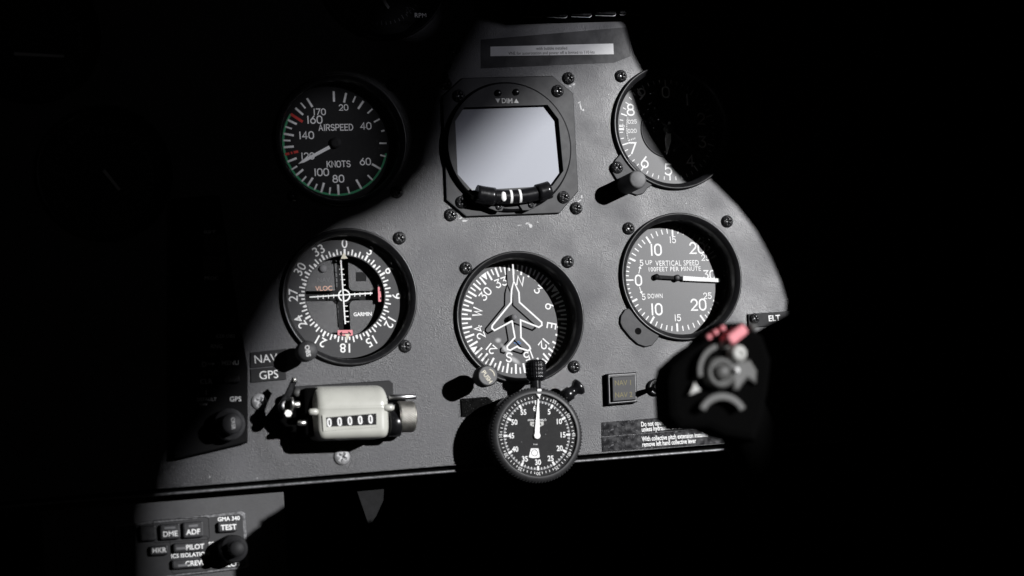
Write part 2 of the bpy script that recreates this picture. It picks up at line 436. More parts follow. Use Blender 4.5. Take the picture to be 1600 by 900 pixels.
# ------------------------------------------------------------------ round instruments
def round_gauge(name, label, px, py, R, depth, dial_m, knobs=None, glass=True):
    g = Ctx(name, label, 'gauge', px, py, 1.5)
    HOLES.append(circ(R - 1.5, 72, g.o))
    b = MB(); b.lathe([(R, -1), (R, 2.1), (R - .5, 2.7), (R - 1.2, 2.75), (R - 3.7, .3), (R - 4.2, -.5), (R - 4.3, -depth - .5)], 96)
    b.build('bezel', M['bezel'], g.e)
    d = MB(); d.disc(R - 4.2, -depth, segs=96); d.build('dial', dial_m, g.e)
    if glass:
        q = MB(); q.disc(R - 4.1, -.1, segs=96); q.build('glass', GLASS, g.e)
    g.R = R; g.depth = depth; g.zd = -depth + .12
    return g
def rot_center(g, px, py): return g.L(px, py, -g.depth)

# --- airspeed
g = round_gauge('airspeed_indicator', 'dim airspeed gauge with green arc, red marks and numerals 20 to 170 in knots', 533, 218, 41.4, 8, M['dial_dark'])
c = rot_center(g, 523.9, 223.4); z = g.zd
t = MB(); tr_ = MB(); tg = MB()
outs = [(475,168,65),(552,172,62),(610,193,42),(660,222,60),(717,270,42),(750,340,42),(772,410,22),(788,485,46),(783,563,34),(763,643,62),(711,708,44),(643,760,64),(569,786,42),(505,797,64),(450,792,44),(400,781,62),(360,763,40),(320,738,60),(288,709,42),(255,673,58),(232,637,40),(208,592,60),(190,508,62),(187,468,44),(190,430,62),(200,390,42),(215,352,60),(255,282,62),(283,249,44),(319,222,62)]
RO = 32.6
for (u, v, ln) in outs:
    a = g.ang(*zA(u, v), -8, c); big = ln > 50
    t.tick(RO - ln * .2555 / 2.5 * (1.0), RO, a, 1.35 if big else 1.05, z, c)
t.build('tick_marks', M['white'], g.e)
for (u, v, l) in ((230, 318, 8.6),): tr_.tick(RO - l, RO + .1, g.ang(*zA(u, v), -8, c), 1.7, z + .02, c)
a = g.ang(*zA(200, 548), -8, c)
for k in range(3):
    (tr_ if k != 1 else tr_).tick(RO - 2.8 * (k + 1) + (.9 if k == 1 else 0), RO - 2.8 * k - (.9 if k == 1 else 0), a, 1.5, z + .02, c)
tr_.build('red_line', M['red'], g.e)
a0 = g.ang(*zA(783, 545), -8, c); a1 = g.ang(*zA(230, 318), -8, c)
tg.ring(RO - .7, RO + .6, z - .02, a1 - 2 * math.pi if a1 > 0 else a1, a0, 60, c)
tg.build('green_arc', M['green'], g.e)
nb = MB()
for s_, u, v, hh in (('20',535,266,34),('40',671,379,40),('60',668,597,40),('80',503,702,42),('100',400,662,42),('120',316,563,38),('140',308,436,42),('160',358,341,44),('170',388,293,36),('AIRSPEED',488,388,36),('KNOTS',505,612,36)):
    p = g.L(*zA(u, v), -8)
    stroke_text(nb, s_, p.x, p.y, hh * .2555 / 2.5, z + .05, math.radians(1.5), wd=.165, xs=1.0 if s_.isdigit() else .92)
nb.build('numerals', M['white'], g.e)
n = MB(); p0 = g.L(*zA(450, 508), -6.2); p1 = g.L(*zA(256, 612), -6.2)
d = (p1 - p0).normalized(); nn = Vector((-d.y, d.x)) * 1.05
n.prism([p0 - nn, p1 - d * 4 - nn * .9, p1, p1 - d * 4 + nn * .9, p0 + nn], -6.6, -6.1); n.build('needle', M['white'], g.e)
hb = MB(); hb.lathe([(3.4, -13), (3.4, -6.2), (0, -10.6)], 32, (c.x, c.y)); hb.build('needle_hub', M['dial_dark'], g.e)
for q in ((620, 300), (459, 306), (613, 132)): screw(g, *q)

# --- altimeter
g = round_gauge('altimeter', 'altimeter with millibar window, half swallowed by shadow', 1052, 198, 41, 13, M['dial'])
c = rot_center(g, 1043, 203); z = g.zd
t = MB()
for i in range(50):
    a = math.radians(90 - i * 7.2); big = i % 5 == 0
    t.tick(33.3 - (4.4 if big else 2.4), 33.3, a, .9 if big else .6, z, c)
p = g.L(*zB(170, 473), -13); t.poly(rrect(p.x, p.y, 3.6, 1.3, .3), z + .06)
t.build('tick_marks', M['white'], g.e)
nb = MB()
apx = {5: (413, 683), 6: (290, 645), 7: (228, 572), 8: (217, 372), 9: (275, 290)}
for i in range(10):
    a = math.radians(90 - i * 36); p = Vector((c.x + 25.0 * math.cos(a), c.y + 25.0 * math.sin(a)))
    if i in apx: p = g.L(*zB(*apx[i]), -13)
    stroke_text(nb, str(i), p.x, p.y, 7.0, z + .05, 0, wd=.15)
p = g.L(*zB(172, 454), -13); stroke_text(nb, 'mb', p.x, p.y, 2.2, z + .05, wd=.16)
nb.build('numerals', M['white'], g.e)
wn = MB(); p = g.L(*zB(221, 470), -13)
wp = [g.L(*zB(*q), -13) for q in ((190, 405), (262, 428), (262, 520), (205, 545), (187, 480))]
wn.poly(wp, z + .03); win = wn.build('pressure_window', M['dial'], g.e)
wt = MB()
for s_, u, v in (('1025', 222, 434), ('1020', 221, 482)):
    p = g.L(*zB(u, v), -13); stroke_text(wt, s_, p.x, p.y, 2.3, z + .09, math.radians(2), wd=.17)
for i in range(15):
    p = g.L(*zB(197 + (i / 14 - .4) ** 2 * 30, 415 + i * 9), -13); wt.poly(rrect(p.x, p.y, .9, .4, .1, 2), z + .09)
for i in range(4):
    p = g.L(*zB(212 + i * 9, 530 - i * 3), -13); wt.poly(rrect(p.x, p.y, .5, 1.1, .1, 2), z + .09)
o = wt.build('pressure_scale', M['white'], win)
di = MB(); di.lathe([(18.6, -13), (18.6, -12.7), (17.9, -12.4), (17.6, -12.7), (0, -12.8)], 72, (c.x, c.y)); di.build('centre_disc', M['plate'], g.e)
n = MB()
def spear(mb, c, a, l, wd, z0, z1, tail=5):
    d = Vector((math.cos(a), math.sin(a))); nn = Vector((-d.y, d.x)); c = Vector(c)
    mb.prism([c - d * tail - nn * wd * .35, c + d * l * .45 - nn * wd, c + d * l, c + d * l * .45 + nn * wd, c - d * tail + nn * wd * .35], z0, z1)
spear(n, c, math.radians(-98), 17, 2.1, -10.6, -10.2); n.build('short_needle', M['white'], g.e)
n = MB(); n.tick(-8, 29, math.radians(-42), 1.6, -9.6, c); n.lathe([(3, -13), (3, -9.2), (0, -9)], 28, (c.x, c.y)); n.build('long_needle', M['grip_grey'], g.e)
lug = MB(); lp = [g.L(*zB(*q), 1) for q in ((165, 600), (138, 630), (120, 665), (122, 700), (140, 730), (180, 770), (215, 805), (250, 818), (285, 808), (305, 780), (330, 765), (240, 650))]
lug.prism(lp, -.2, 1.6, .5); lug.build('mounting_lug', M['lug'], g.e)
kn = MB(); kc = g.L(997, 280, 24) ; 
kn.lathe([(5.9, 1.0), (5.9, 22.6), (5.2, 23.8), (4.6, 24), (0, 24.1)], 48, (kc.x, kc.y)); k = kn.build('setting_knob', M['knobface'], g.e)
for q in ((970, 119), (964, 262)): screw(g, *q, 1.2 if q[1] > 200 else 0)

# --- vertical speed
g = round_gauge('vertical_speed_indicator', 'vertical speed gauge with a thick white needle lying at 30', 1065, 432, 41.2, 13, M['dial'])
c = rot_center(g, 1054.3, 437.1); z = g.zd
t = MB(); RT = 33.5
maj = {0: 0, 5: 25, 10: 57, 15: 90, 20: 125, 25: 152, 30: 178}
ks = sorted(maj)
for sgn in (1, -1):
    for i, k in enumerate(ks):
        if k == 30: continue
        if not (k == 0 and sgn < 0):
            t.tick(RT - (5.2 if k in (0, 10, 15, 20) else 4.4), RT, math.radians(180 - sgn * maj[k]), 1.25 if k else .9, z, c)
        for q in range(1, 5):
            if k >= 25: break
            an = maj[k] + (maj[ks[i + 1]] - maj[k]) * q / 5
            t.tick(RT - (2.0 if k == 0 else 3.3), RT, math.radians(180 - sgn * an), .75, z, c)
t.build('tick_marks', M['white'], g.e)
vsi_words = []
nb = MB()
for s_, u, v, hh, wd in (('10',362,278,60,.15),('15',453,224,34,.15),('20',585,268,60,.15),('25',630,320,32,.16),('30',650,413,46,.15),('20',592,575,60,.15),('25',641,527,32,.16),('15',480,646,34,.15),('10',366,600,60,.15),('0',268,443,56,.15),('5',284,349,30,.15),('UP',323,347,24,.16),('VERTICAL SPEED',478,350,29,.17),('100FEET PER MINUTE',462,382,24,.17),('5',296,533,30,.15),('DOWN',358,528,25,.16)):
    p = g.L(*zC(u, v), -13); wf = {'VERTICAL SPEED': 248, '100FEET PER MINUTE': 297, 'DOWN': 84, 'UP': 38}.get(s_)
    xs = .92; gap = 1.5
    if len(s_) > 2: gap = 2.3
    if wf:
        W = sum(GL[ch][0] for ch in s_) + gap * (len(s_) - 1); xs = wf / (W * hh / 6)
        xs /= .955
    if wf:
        vsi_words.append((s_, p.x, p.y, hh * .2889 / 2.5, wf * .2889 / 2.5 / .955)); continue
    stroke_text(nb, s_, p.x, p.y, hh * .2889 / 2.5, z + .05, math.radians(.5), wd=wd * 1.08, xs=xs, gap=gap)
for (s_, X, Y, hh, W) in vsi_words:
    tmp = MB(); font_text(tmp, s_, 0, 0, hh, 0, bold=.012, sp=1.08); xsn = [v.co.x / S for v in tmp.bm.verts]; tmp.bm.free()
    font_text(nb, s_, X, Y, hh, z + .05, math.radians(.5), xs=W / (max(xsn) - min(xsn)), bold=.012, sp=1.08)
for (a, b) in (((270, 405), (278, 368)), ((274, 480), (286, 516))):
    p, q = g.L(*zC(*a), -13), g.L(*zC(*b), -13); d = (q - p).normalized(); nn = Vector((-d.y, d.x))
    nb.strip([p, q - d * .8], .55, z + .05); nb.poly([q - d * 1.5 - nn * 1.1, q + d * .4, q - d * 1.5 + nn * 1.1], z + .09)
nb.build('numerals', M['white'], g.e)
hc = g.L(*zC(478, 430), -11)
p1 = g.L(*zC(712, 444), -11); d = (p1 - hc).normalized(); nn = Vector((-d.y, d.x))
n = MB(); n.prism([hc + d * 4.0 - nn * 1.5, p1 - nn * 1.15, p1 + nn * 1.15, hc + d * 4.0 + nn * 1.5], -11.2, -10.7); nd = n.build('needle', M['white'], g.e)
n = MB(); n.prism([hc - d * 14 - nn * 1.1, hc + d * 4 - nn * 1.1, hc + d * 4 + nn * 1.1, hc - d * 14 + nn * 1.1], -11.2, -10.8)
n.lathe([(1.9, -13), (1.9, -10.8), (0, -10.5)], 24, (hc - d * 14)); n.build('needle_tail', M['dial_dark'], g.e)
n = MB(); n.lathe([(2.1, -13), (2.1, -10.4), (1.2, -10.1), (0, -10.0)], 28, hc); n.build('needle_hub', M['plate'], g.e)
lug = MB(); lp = [g.L(*zC(*q), 1) for q in ((215, 595), (195, 600), (172, 635), (168, 672), (180, 700), (225, 755), (265, 790), (305, 804), (342, 796), (375, 755), (380, 740))]
lug.prism(lp, -.2, 1.6, .5); lg = lug.build('mounting_lug', M['lug'], g.e)
hp = g.L(*zC(267, 718), 1.6); hh = MB(); hh.lathe([(2.2, 1.68), (1.9, 1.75), (1.6, 1.62), (0, 1.62)], 24, hp); hh.build('screw_hole', M['dark'], lg)
for q in ((982, 357), (1136, 346), (1180, 497)): screw(g, *q) if q[0] < 1170 else None

# --- course deviation indicator
g = round_gauge('course_deviation_indicator', 'course deviation gauge with crossed white needles and two pink flags', 546.5, 463.5, 42.3, 7.5, M['card'])
c = rot_center(g, 539.5, 462); z = g.zd
RI = 24.8
t = MB(); cr = math.radians(-1.0)
for i in range(72):
    a = math.radians(90 - i * 5) + cr; l = 2.1 if i % 2 else 3.6
    t.tick(RI + .6, RI + .6 + l, a, .9 if i % 6 else 1.3, z, c)
    if i % 6 == 3: t.tick(RI + .3, RI + 1.9, a, 1.5, z + .02, c)
nb = MB()
for i in range(12):
    a = math.radians(90 - i * 30) + cr
    font_text(nb, ['0','3','6','9','12','15','18','21','24','27','30','33'][i], c.x + 32.4 * math.cos(a), c.y + 32.3 * math.sin(a), 5.5, z, a - math.pi / 2, bold=.008)
nb.build('numerals', M['white'], g.e); t.build('tick_marks', M['white'], g.e)
# recessed centre: card ring is cut away inside RI by a raised ring over a lower face
f = MB(); f.disc(RI + .2, -7.3, (c.x, c.y), 72)
face = f.build('centre_face', M['sparkle'], g.e)
# re-cut: the card is an annulus, the centre face sits deeper
bpy.data.objects.remove(face)
for ch in list(g.e.children):
    if ch.name.startswith('dial'): bpy.data.objects.remove(ch)
a_ = MB(); a_.ring(RI, 38.5, -7.5, segs=96, c=(c.x, c.y)); a_.lathe([(RI, -7.5), (RI, -19)], 96, c)
a_.build('compass_card', M['card'], g.e)
ZF = -14.2
def sl(u, v, h=ZF): return g.L(*zD(u, v), h)
cc = sl(424, 440)
def face_quad(a0, a1, x0, y0, sx, sy):
    """one quarter of the sparkling face with a rounded inner corner"""
    pts = [Vector((sx * RI * math.cos(t), sy * RI * math.sin(t))) + cc for t in [a0 + (a1 - a0) * i / 20 for i in range(21)]]
    r = 3.2
    inner = [Vector((sx * (x0 + r - r * math.cos(t)), sy * (y0 + r - r * math.sin(t)))) + cc for t in [math.pi / 2 * i / 6 for i in range(7)]]
    inner = [Vector((sx * x0, sy * RI * math.sin(a1))) + cc] + inner + [Vector((sx * RI * math.cos(a0), sy * y0)) + cc]
    return pts + inner
f = MB()
for sx, sy, x0, y0 in ((1, 1, 3.2, 3.0), (-1, 1, 4.0, 3.2), (-1, -1, 4.0, 3.2), (1, -1, 3.2, 3.0)):
    f.prism(face_quad(math.asin(y0 / RI), math.acos(x0 / RI), x0, y0, sx, sy), ZF - 4, ZF)
f.build('centre_face', M['sparkle'], g.e)
f = MB(); f.disc(RI + .5, -19, (c.x, c.y), 72); f.build('recess_floor', M['dial_dark'], g.e)
x = MB(); q = sl(519, 332); x.prism(rrect(q.x, q.y, 6.6, 5.6, .3, 2), ZF, ZF + .15); x.build('flag_window', M['dial_dark'], g.e)
x = MB(); q = sl(303, 288); x.lathe([(2.4, ZF), (2.4, ZF + .9), (1.2, ZF + 1.3), (0, ZF + 1.4)], 28, q); x.build('indicator_lamp', M['grey_mark'], g.e)
x = MB(); q = sl(308, 350); font_text(x, 'NAV', q.x, q.y, 2.7, ZF + .08, .02); x.build('lettering', M['grey_mark'], g.e)
x = MB(); q = sl(310, 398); font_text(x, 'VLOC', q.x, q.y, 2.8, ZF + .08, .02, bold=.012); x.build('lettering', M['peach'], g.e)
x = MB(); q = sl(528, 543); font_text(x, 'GARMIN', q.x, q.y, 2.2, ZF + .08, .02, bold=.03, xs=.95); x.build('lettering', M['white'], g.e)
ZN = -9.2
x = MB(); x.strip([sl(405, 235, ZN), sl(430, 596, ZN)], .85, ZN); x.build('needle', M['white'], g.e)
x = MB(); x.strip([sl(232, 447, ZN - .4), sl(580, 425, ZN - .4)], .85, ZN - .4); x.build('needle', M['white'], g.e)
x = MB(); rc = sl(424, 438, ZN - .8); x.ring(3.0, 3.9, ZN - .8, c=rc, segs=40)
for i in range(-5, 6):
    if abs(i) < 2: continue
    q0 = sl(424 + i * 3.0, 438 + i * 29.5, ZN - .8); x.poly(rrect(q0.x, q0.y, 3.0, .5, .1, 2), ZN - .8)
    q0 = sl(424 + i * 29.5, 438 - i * 2, ZN - .8); x.poly(rrect(q0.x, q0.y, .45, 2.4, .1, 2), ZN - .8)
x.build('deviation_scale', M['white'], g.e)
for (u, v, w_, h_) in ((626, 431, 2.4, 9.3), (430, 653, 9.4, 4.5)):
    q = sl(u, v, -10); x = MB(); x.prism(rrect(q.x, q.y, w_, h_, .2, 2), -11, -10); fl = x.build('warning_flag', M['pink'], g.e)
    x = MB()
    if w_ > h_:
        x.poly([q + Vector((-2.2, -.25)), q + Vector((2.2, -.25)), q + Vector((2.2, .25)), q + Vector((-2.2, .25))], -9.9)
        for s_ in (1, -1): x.poly([q + Vector((s_ * 3.9, 0)), q + Vector((s_ * 2.0, 1.5)), q + Vector((s_ * 2.0, -1.5))], -9.88)
    else:
        for s_ in (1, -1): x.poly([q + Vector((.2, s_ * 3.6)), q + Vector((1.1, s_ * 1.9)), q + Vector((-.3, s_ * 2.0))], -9.9)
    x.build('flag_arrow', M['dial_dark'], fl)
x = MB(); x.poly([sl(405, 232, -7), sl(444, 230, -7), sl(421, 196, -7)], -7.0); x.build('course_pointer', M['ivory'], g.e)
x = MB(); x.poly([sl(428, 656, -7), sl(456, 654, -7), sl(443, 690, -7)], -7.0); x.build('reciprocal_pointer', M['ivory'], g.e)
kc = g.L(481, 548, 19)
x = MB(); x.lathe([(2, 0), (2, 7), (5.6, 7.3), (6.1, 9), (6.1, 18), (5.4, 18.9), (0, 19)], 48, kc); k = x.build('course_knob', M['knob'], g.e)
x = MB(); font_text(x, 'OBS', kc.x, kc.y, 2.6, 19.05, math.radians(-82), bold=.02); x.build('lettering', M['white'], k)
for q in ((624, 372), (633, 541)): screw(g, *q)

# --- heading indicator
g = round_gauge('heading_indicator', 'heading gauge with compass letters and a white aeroplane outline', 813, 496, 41.8, 13.5, M['dial'])
c = rot_center(g, 804, 498.5); z = g.zd
a0 = g.ang(*zE(530, 225), -13.5, c)
t = MB()
for i in range(72):
    a = a0 - math.radians(i * 5); t.tick(34.6 - (6.2 if i % 2 == 0 else 3.9), 34.6, a, 1.25 if i % 2 == 0 else .95, z, c)
    if i % 9 == 0 and i % 18: t.tick(30.5, 34.6, a, .2, z + .03, c, 4.2)
t.build('tick_marks', M['white'], g.e)
nb = MB()
for i, s_ in enumerate(['N', '3', '6', 'E', '12', '15', 'S', '21', '24', 'W', '30', '33']):
    a = a0 - math.radians(i * 30)
    stroke_text(nb, s_, c.x + 24.6 * math.cos(a), c.y + 24.6 * math.sin(a), 5.5 if s_ in 'NESW' else 4.9, z + .06, a - math.pi / 2, wd=.175)
nb.build('numerals', M['white'], g.e)
zp = -8.8
pl = [(494,240),(482,290),(480,355),(378,480),(376,494),(390,506),(485,455),(500,545),(458,592),(460,608),(475,613),(513,592),(522,600),(572,616),(584,605),(578,590),(533,545),(531,450),(630,489),(646,478),(645,462),(525,354),(522,300)]
x = MB(); x.strip([g.L(*zE(*q), zp) for q in pl], 1.05, zp, True); x.strip([g.L(*zE(489, 150), zp), g.L(*zE(493.5, 234), zp)], 1.0, zp + .01)
x.build('aeroplane_symbol', M['white'], g.e)
q = g.L(*zE(495, 436), zp); x = MB(); x.lathe([(2.1, -13), (2.1, -8.9), (1.7, -8.0), (.8, -7.5), (0, -7.4)], 32, q); pv = x.build('pivot_screw', M['grey_mark'], g.e)
q = g.L(*zE(515, 575), -13); x = MB()
for dx, dy, w_ in ((-1.6, .3, 1.6), (.6, .9, 1.5), (1.2, -.2, 2.4), (-.4, -.4, 1.2)): x.poly(rrect(q.x + dx, q.y + dy, w_, .8, .2, 2, .3), z + .05 + .01 * w_)
x.build('blue_fleck', M['blue'], g.e)
kc = g.L(762.6, 586.8, 25.5)
x = MB(); x.lathe([(2.1, 0), (2.1, 11.5), (6.0, 12), (6.5, 13.5), (6.5, 24.2), (5.8, 25.3), (0, 25.5)], 48, kc); k = x.build('push_knob', M['knob'], g.e)
x = MB(); x.disc(5.6, 25.53, kc, 40); k2 = x.build('knob_face', M['knobface'], k)
x = MB(); font_text(x, 'PUSH', kc.x - .7, kc.y - .7, 2.5, 25.6, math.radians(-56), bold=.02)
x.ring(3.7, 4.25, 25.6, math.radians(-5), math.radians(75), 16, kc); x.build('lettering', M['ivory'], k)
def glare_mat():  # painted glare: soft pale spots mixed over the clear glass
    m = bpy.data.materials.new('painted_glass_glare'); m.use_nodes = True; t = m.node_tree
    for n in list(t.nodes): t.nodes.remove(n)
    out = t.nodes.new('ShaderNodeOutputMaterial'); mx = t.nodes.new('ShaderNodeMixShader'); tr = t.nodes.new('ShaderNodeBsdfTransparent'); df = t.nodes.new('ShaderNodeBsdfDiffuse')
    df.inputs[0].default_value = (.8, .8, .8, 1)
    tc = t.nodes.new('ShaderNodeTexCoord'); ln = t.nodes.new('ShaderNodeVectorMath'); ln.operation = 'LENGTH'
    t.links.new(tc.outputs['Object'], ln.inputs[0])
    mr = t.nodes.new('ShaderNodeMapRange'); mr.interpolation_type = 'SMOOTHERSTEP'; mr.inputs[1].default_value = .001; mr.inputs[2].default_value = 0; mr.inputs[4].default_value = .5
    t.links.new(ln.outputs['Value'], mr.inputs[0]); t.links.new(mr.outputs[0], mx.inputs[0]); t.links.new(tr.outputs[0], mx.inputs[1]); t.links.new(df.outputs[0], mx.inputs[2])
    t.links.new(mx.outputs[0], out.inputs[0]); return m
GLARE = glare_mat()
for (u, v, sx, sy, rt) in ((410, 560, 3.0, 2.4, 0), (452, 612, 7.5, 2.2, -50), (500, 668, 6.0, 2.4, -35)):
    x = MB(); x.disc(1, 0, segs=24); o = x.build('painted_glare', GLARE, g.e); p = g.L(*zE(u, v), 0)
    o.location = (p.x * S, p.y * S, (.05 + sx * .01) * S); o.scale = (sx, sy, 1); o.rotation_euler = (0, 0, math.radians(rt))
for q in ((728, 419), (887, 409), (897, 573)): screw(g, *q)

# --- attitude display with slip ball
g = Ctx('attitude_display', 'square display unit with a grey screen, DIM buttons and black slip ball tube', 'display', 798, 229, 2)
fl = [g.L(*zF(*q), 2) for q in ((180, 208), (590, 198), (685, 278), (708, 722), (622, 822), (198, 838), (108, 762), (90, 292))]
x = MB(); x.prism(fl, -1, 2.2, .5); x.build('flange_plate', M['plate'], g.e)
q = g.L(*zF(396, 517), 6); RB = 40.6
x = MB(); x.lathe([(RB + .9, 1.5), (RB + .9, 2.25), (RB + .3, 2.3), (RB + .3, 5.2), (RB - .8, 6.0)], 96, q); x.build('bezel_edge', M['bezel'], g.e)
scr = [g.L(*zF(*p), 6) for p in ((149, 405), (190, 342), (568, 330), (618, 395), (640, 630), (590, 698), (225, 718), (160, 645))]
# bezel face: disc with the screen opening cut out
def holed_plate(name, outer, holes, z0, z1, m, parent):
    cu = bpy.data.curves.new(name, 'CURVE'); cu.dimensions = '2D'; cu.fill_mode = 'BOTH'; cu.extrude = abs(z1 - z0) / 2 * S
    for ring in [outer] + holes:
        sp = cu.splines.new('POLY'); sp.points.add(len(ring) - 1)
        for i, pt in enumerate(ring): sp.points[i].co = (pt[0] * S, pt[1] * S, 0, 1)
        sp.use_cyclic_u = True
    ob = bpy.data.objects.new(name, cu); me = bpy.data.meshes.new_from_object(ob)
    bpy.data.objects.remove(ob); bpy.data.curves.remove(cu)
    for v in me.vertices: v.co.z += (z0 + z1) / 2 * S
    me.materials.clear(); me.materials.append(m)
    o = bpy.data.objects.new(name, me); col.objects.link(o)
    if parent: o.parent = parent
    return o
holed_plate('bezel_face', circ(RB - .8, 96, q), [scr], 1, 6, M['plate'], g.e)
x = MB(); x.poly([Vector(p) * 1.0 for p in [(pp - q) * 1.03 + q for pp in scr]], 3.0); x.build('screen', M['screen'], g.e)
x = MB()
p = g.L(*zF(384, 312), 6); font_text(x, 'DIM', p.x, p.y, 3.0, 6.08, .01, bold=.02, xs=.95)
for u, s_ in ((342, -1), (426, 1)):
    p = g.L(*zF(u, 312), 6); x.poly([(p.x - 1.6, p.y - s_ * 1.4), (p.x + 1.6, p.y - s_ * 1.4), (p.x, p.y + s_ * 1.5)], 6.08)
x.build('lettering', M['white'], g.e)
for u, v in ((343, 277), (425, 273)):
    p = g.L(*zF(u, v), 6); x = MB(); x.lathe([(2.2, 6), (2.2, 6.3), (1.9, 7.2), (1.4, 7.6), (0, 7.7)], 28, p); x.build('dim_button', M['black'], g.e)
for q2 in ((178, 772), (640, 750), (613, 268), (165, 290)): screw(g, *zF(*q2), 2.2)
for q2 in ((127, 830), (697, 800), (662, 210), (105, 235)): screw(g, *zF(*q2), 0)
screw(g, 711, 75, 0, SCREW)
HI = 10
def fl_(u, v, h=HI): return g.L(720 + u / 10, 280 + v / 10, h)
mid = [(215, 270), (340, 215), (540, 262), (780, 262), (1000, 240), (1190, 205), (1390, 165)]
path = []
A, B, Cc = fl_(240, 225), fl_(810, 275), fl_(1385, 165)
for i in range(25):
    tt = i / 24
    pt = A * (1 - tt) * (1 - 2 * tt) + B * 4 * tt * (1 - tt) + Cc * tt * (2 * tt - 1)
    path.append(Vector((pt.x, pt.y, HI)))
x = MB(); x.tube(path, 4.6, 24); tb = x.build('slip_ball_tube', M['black'], g.e)
for lo, hi in ((0, 6), (20, 24)):
    x = MB(); x.tube(path[lo:hi + 1], 5.6, 24); x.build('tube_end_sleeve', M['black'], tb)
x = MB(); p = fl_(670, 270, HI + 4)
x.lathe([(2.0 * math.sin(math.pi * i / 16), 13.7 + 1.3 * math.cos(math.pi * i / 16)) for i in range(9)], 28, (0, 0))
for v in x.bm.verts: v.co.y *= 1.55
for v in x.bm.verts: v.co.x += p.x * S; v.co.y += p.y * S
x.build('slip_ball', M['white'], tb)
for u in (800, 940):
    x = MB(); base = fl_(u, 255, HI + 4.6)
    k = min(range(25), key=lambda i: abs(path[i].x - base.x)); dd = (path[min(k + 1, 24)] - path[max(k - 1, 0)]).normalized()
    pc = path[k] + dd * (base.x - path[k].x); nn = Vector((-dd.y, dd.x, 0)); rows = []
    for i in range(11):
        th = math.radians(-65 + 125 * i / 10); o_ = pc + nn * 4.72 * math.sin(th) + Vector((0, 0, 4.72 * math.cos(th)))
        rows.append((x.v(o_ - dd * .75), x.v(o_ + dd * .75)))
    for r0, r1 in zip(rows, rows[1:]): x.bm.faces.new((r0[0], r0[1], r1[1], r1[0]))
    x.build('centre_mark', M['white'], tb)
x = MB()
for pts in (((330, 400), (690, 410), (640, 500), (560, 505), (440, 460)), ((900, 400), (1190, 370), (1150, 450), (1060, 490), (960, 490))):
    x.prism([fl_(*p, 6.5) for p in pts], 6, 7.2, .3)
x.build('tube_bracket', M['plate'], g.e)
for u, v in ((592, 432), (1100, 402)): screw(g, 720 + u / 10, 280 + v / 10, 7.2, SSCREW, 'bracket_screw')
HOLES_RECT = []

# --- upper left tachometer, mostly out of the frame
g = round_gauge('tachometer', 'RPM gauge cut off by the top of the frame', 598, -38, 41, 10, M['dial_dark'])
c = rot_center(g, 590, -36)
x = MB(); p0, p1 = g.L(597, -4, -8), g.L(607, 12, -8); d = (p1 - p0).normalized(); nn = Vector((-d.y, d.x)) * .9
x.prism([p0 - d * 14 - nn, p1 - nn, p1 + d * .8 - nn * .2, p1 + nn, p0 - d * 14 + nn], -8.3, -7.9); x.build('needle', M['white'], g.e)
x = MB(); p = g.L(638, 14, -10); stroke_text(x, '70', p.x, p.y, 2.2, -9.85, wd=.15)
p = g.L(636, 20, -10); x.poly([(p.x - .8, p.y + .7), (p.x + .8, p.y + .7), (p.x, p.y - .9)], -9.85)
for i in range(40):
    a = math.radians(-200 + 220 * i / 39); x.tick(31 - (3 if i % 5 == 0 else 2), 31, a, .6, -9.85, c)
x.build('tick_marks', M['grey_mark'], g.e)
x = MB(); p = g.L(657, 24, 0); font_text(x, 'RPM', p.x, p.y, 2.9, .12, .0); x.build('lettering', M['white'], g.e)
# --- two gauges in the dark at the left
for (nm, lb, px, py, q0, q1) in (('torque_gauge', 'dark round gauge in the top left corner with a level pale needle', 52, 55, (22, 84), (100, 88)),
                                 ('temperature_gauge', 'dark round gauge left of the radio with a short slanted pale needle', 165, 270, (162, 266), (187, 297))):
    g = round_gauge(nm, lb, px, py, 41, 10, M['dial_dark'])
    x = MB(); p0, p1 = g.L(*q0, -8), g.L(*q1, -8); d = (p1 - p0).normalized(); nn = Vector((-d.y, d.x)) * 1.0
    x.prism([p0 - nn, p1 - nn * .8, p1 + nn * .8, p0 + nn], -8.3, -7.9); x.build('needle', M['white'], g.e)
    x = MB()
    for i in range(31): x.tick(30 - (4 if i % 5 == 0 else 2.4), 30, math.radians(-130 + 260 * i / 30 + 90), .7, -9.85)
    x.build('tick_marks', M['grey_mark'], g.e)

# ------------------------------------------------------------------ annunciator row at the top
g = Ctx('annunciator_strip', 'row of unlit black warning caps along the top edge', 'warning lights', 890, 0, 0)
yb = [(812, 28), (850, 28), (888, 27), (926, 25), (964, 24), (1002, 22)]
x = MB(); x.prism([g.L(790, -60), g.L(1040, -66), g.L(1040, 31), g.L(790, 38)], 0, 1.6, .3); x.build('strip_frame', M['rubber'], g.e)
for i in range(5):
    (xa, ya), (xb, yb_) = yb[i], yb[i + 1]
    p0, p1 = g.L(xa + 3, ya - 2, 5), g.L(xb - 2, yb_ - 1.5, 5); top = g.L(xa, -32, 5).y
    pts = rrect((p0.x + p1.x) / 2, (p0.y + top) / 2, p1.x - p0.x, top - p0.y, 1.2, 4)
    x = MB(); x.prism(pts, 1.5, 6, .6); x.build('warning_cap', M['black'], g.e)
    x = MB(); pp = rrect((p0.x + p1.x) / 2, (p0.y + top) / 2, p1.x - p0.x + .5, top - p0.y + .5, 1.4, 4)
    x.strip(pp, .35, 4.4, True); x.build('cap_rim', M['steel'], g.e)

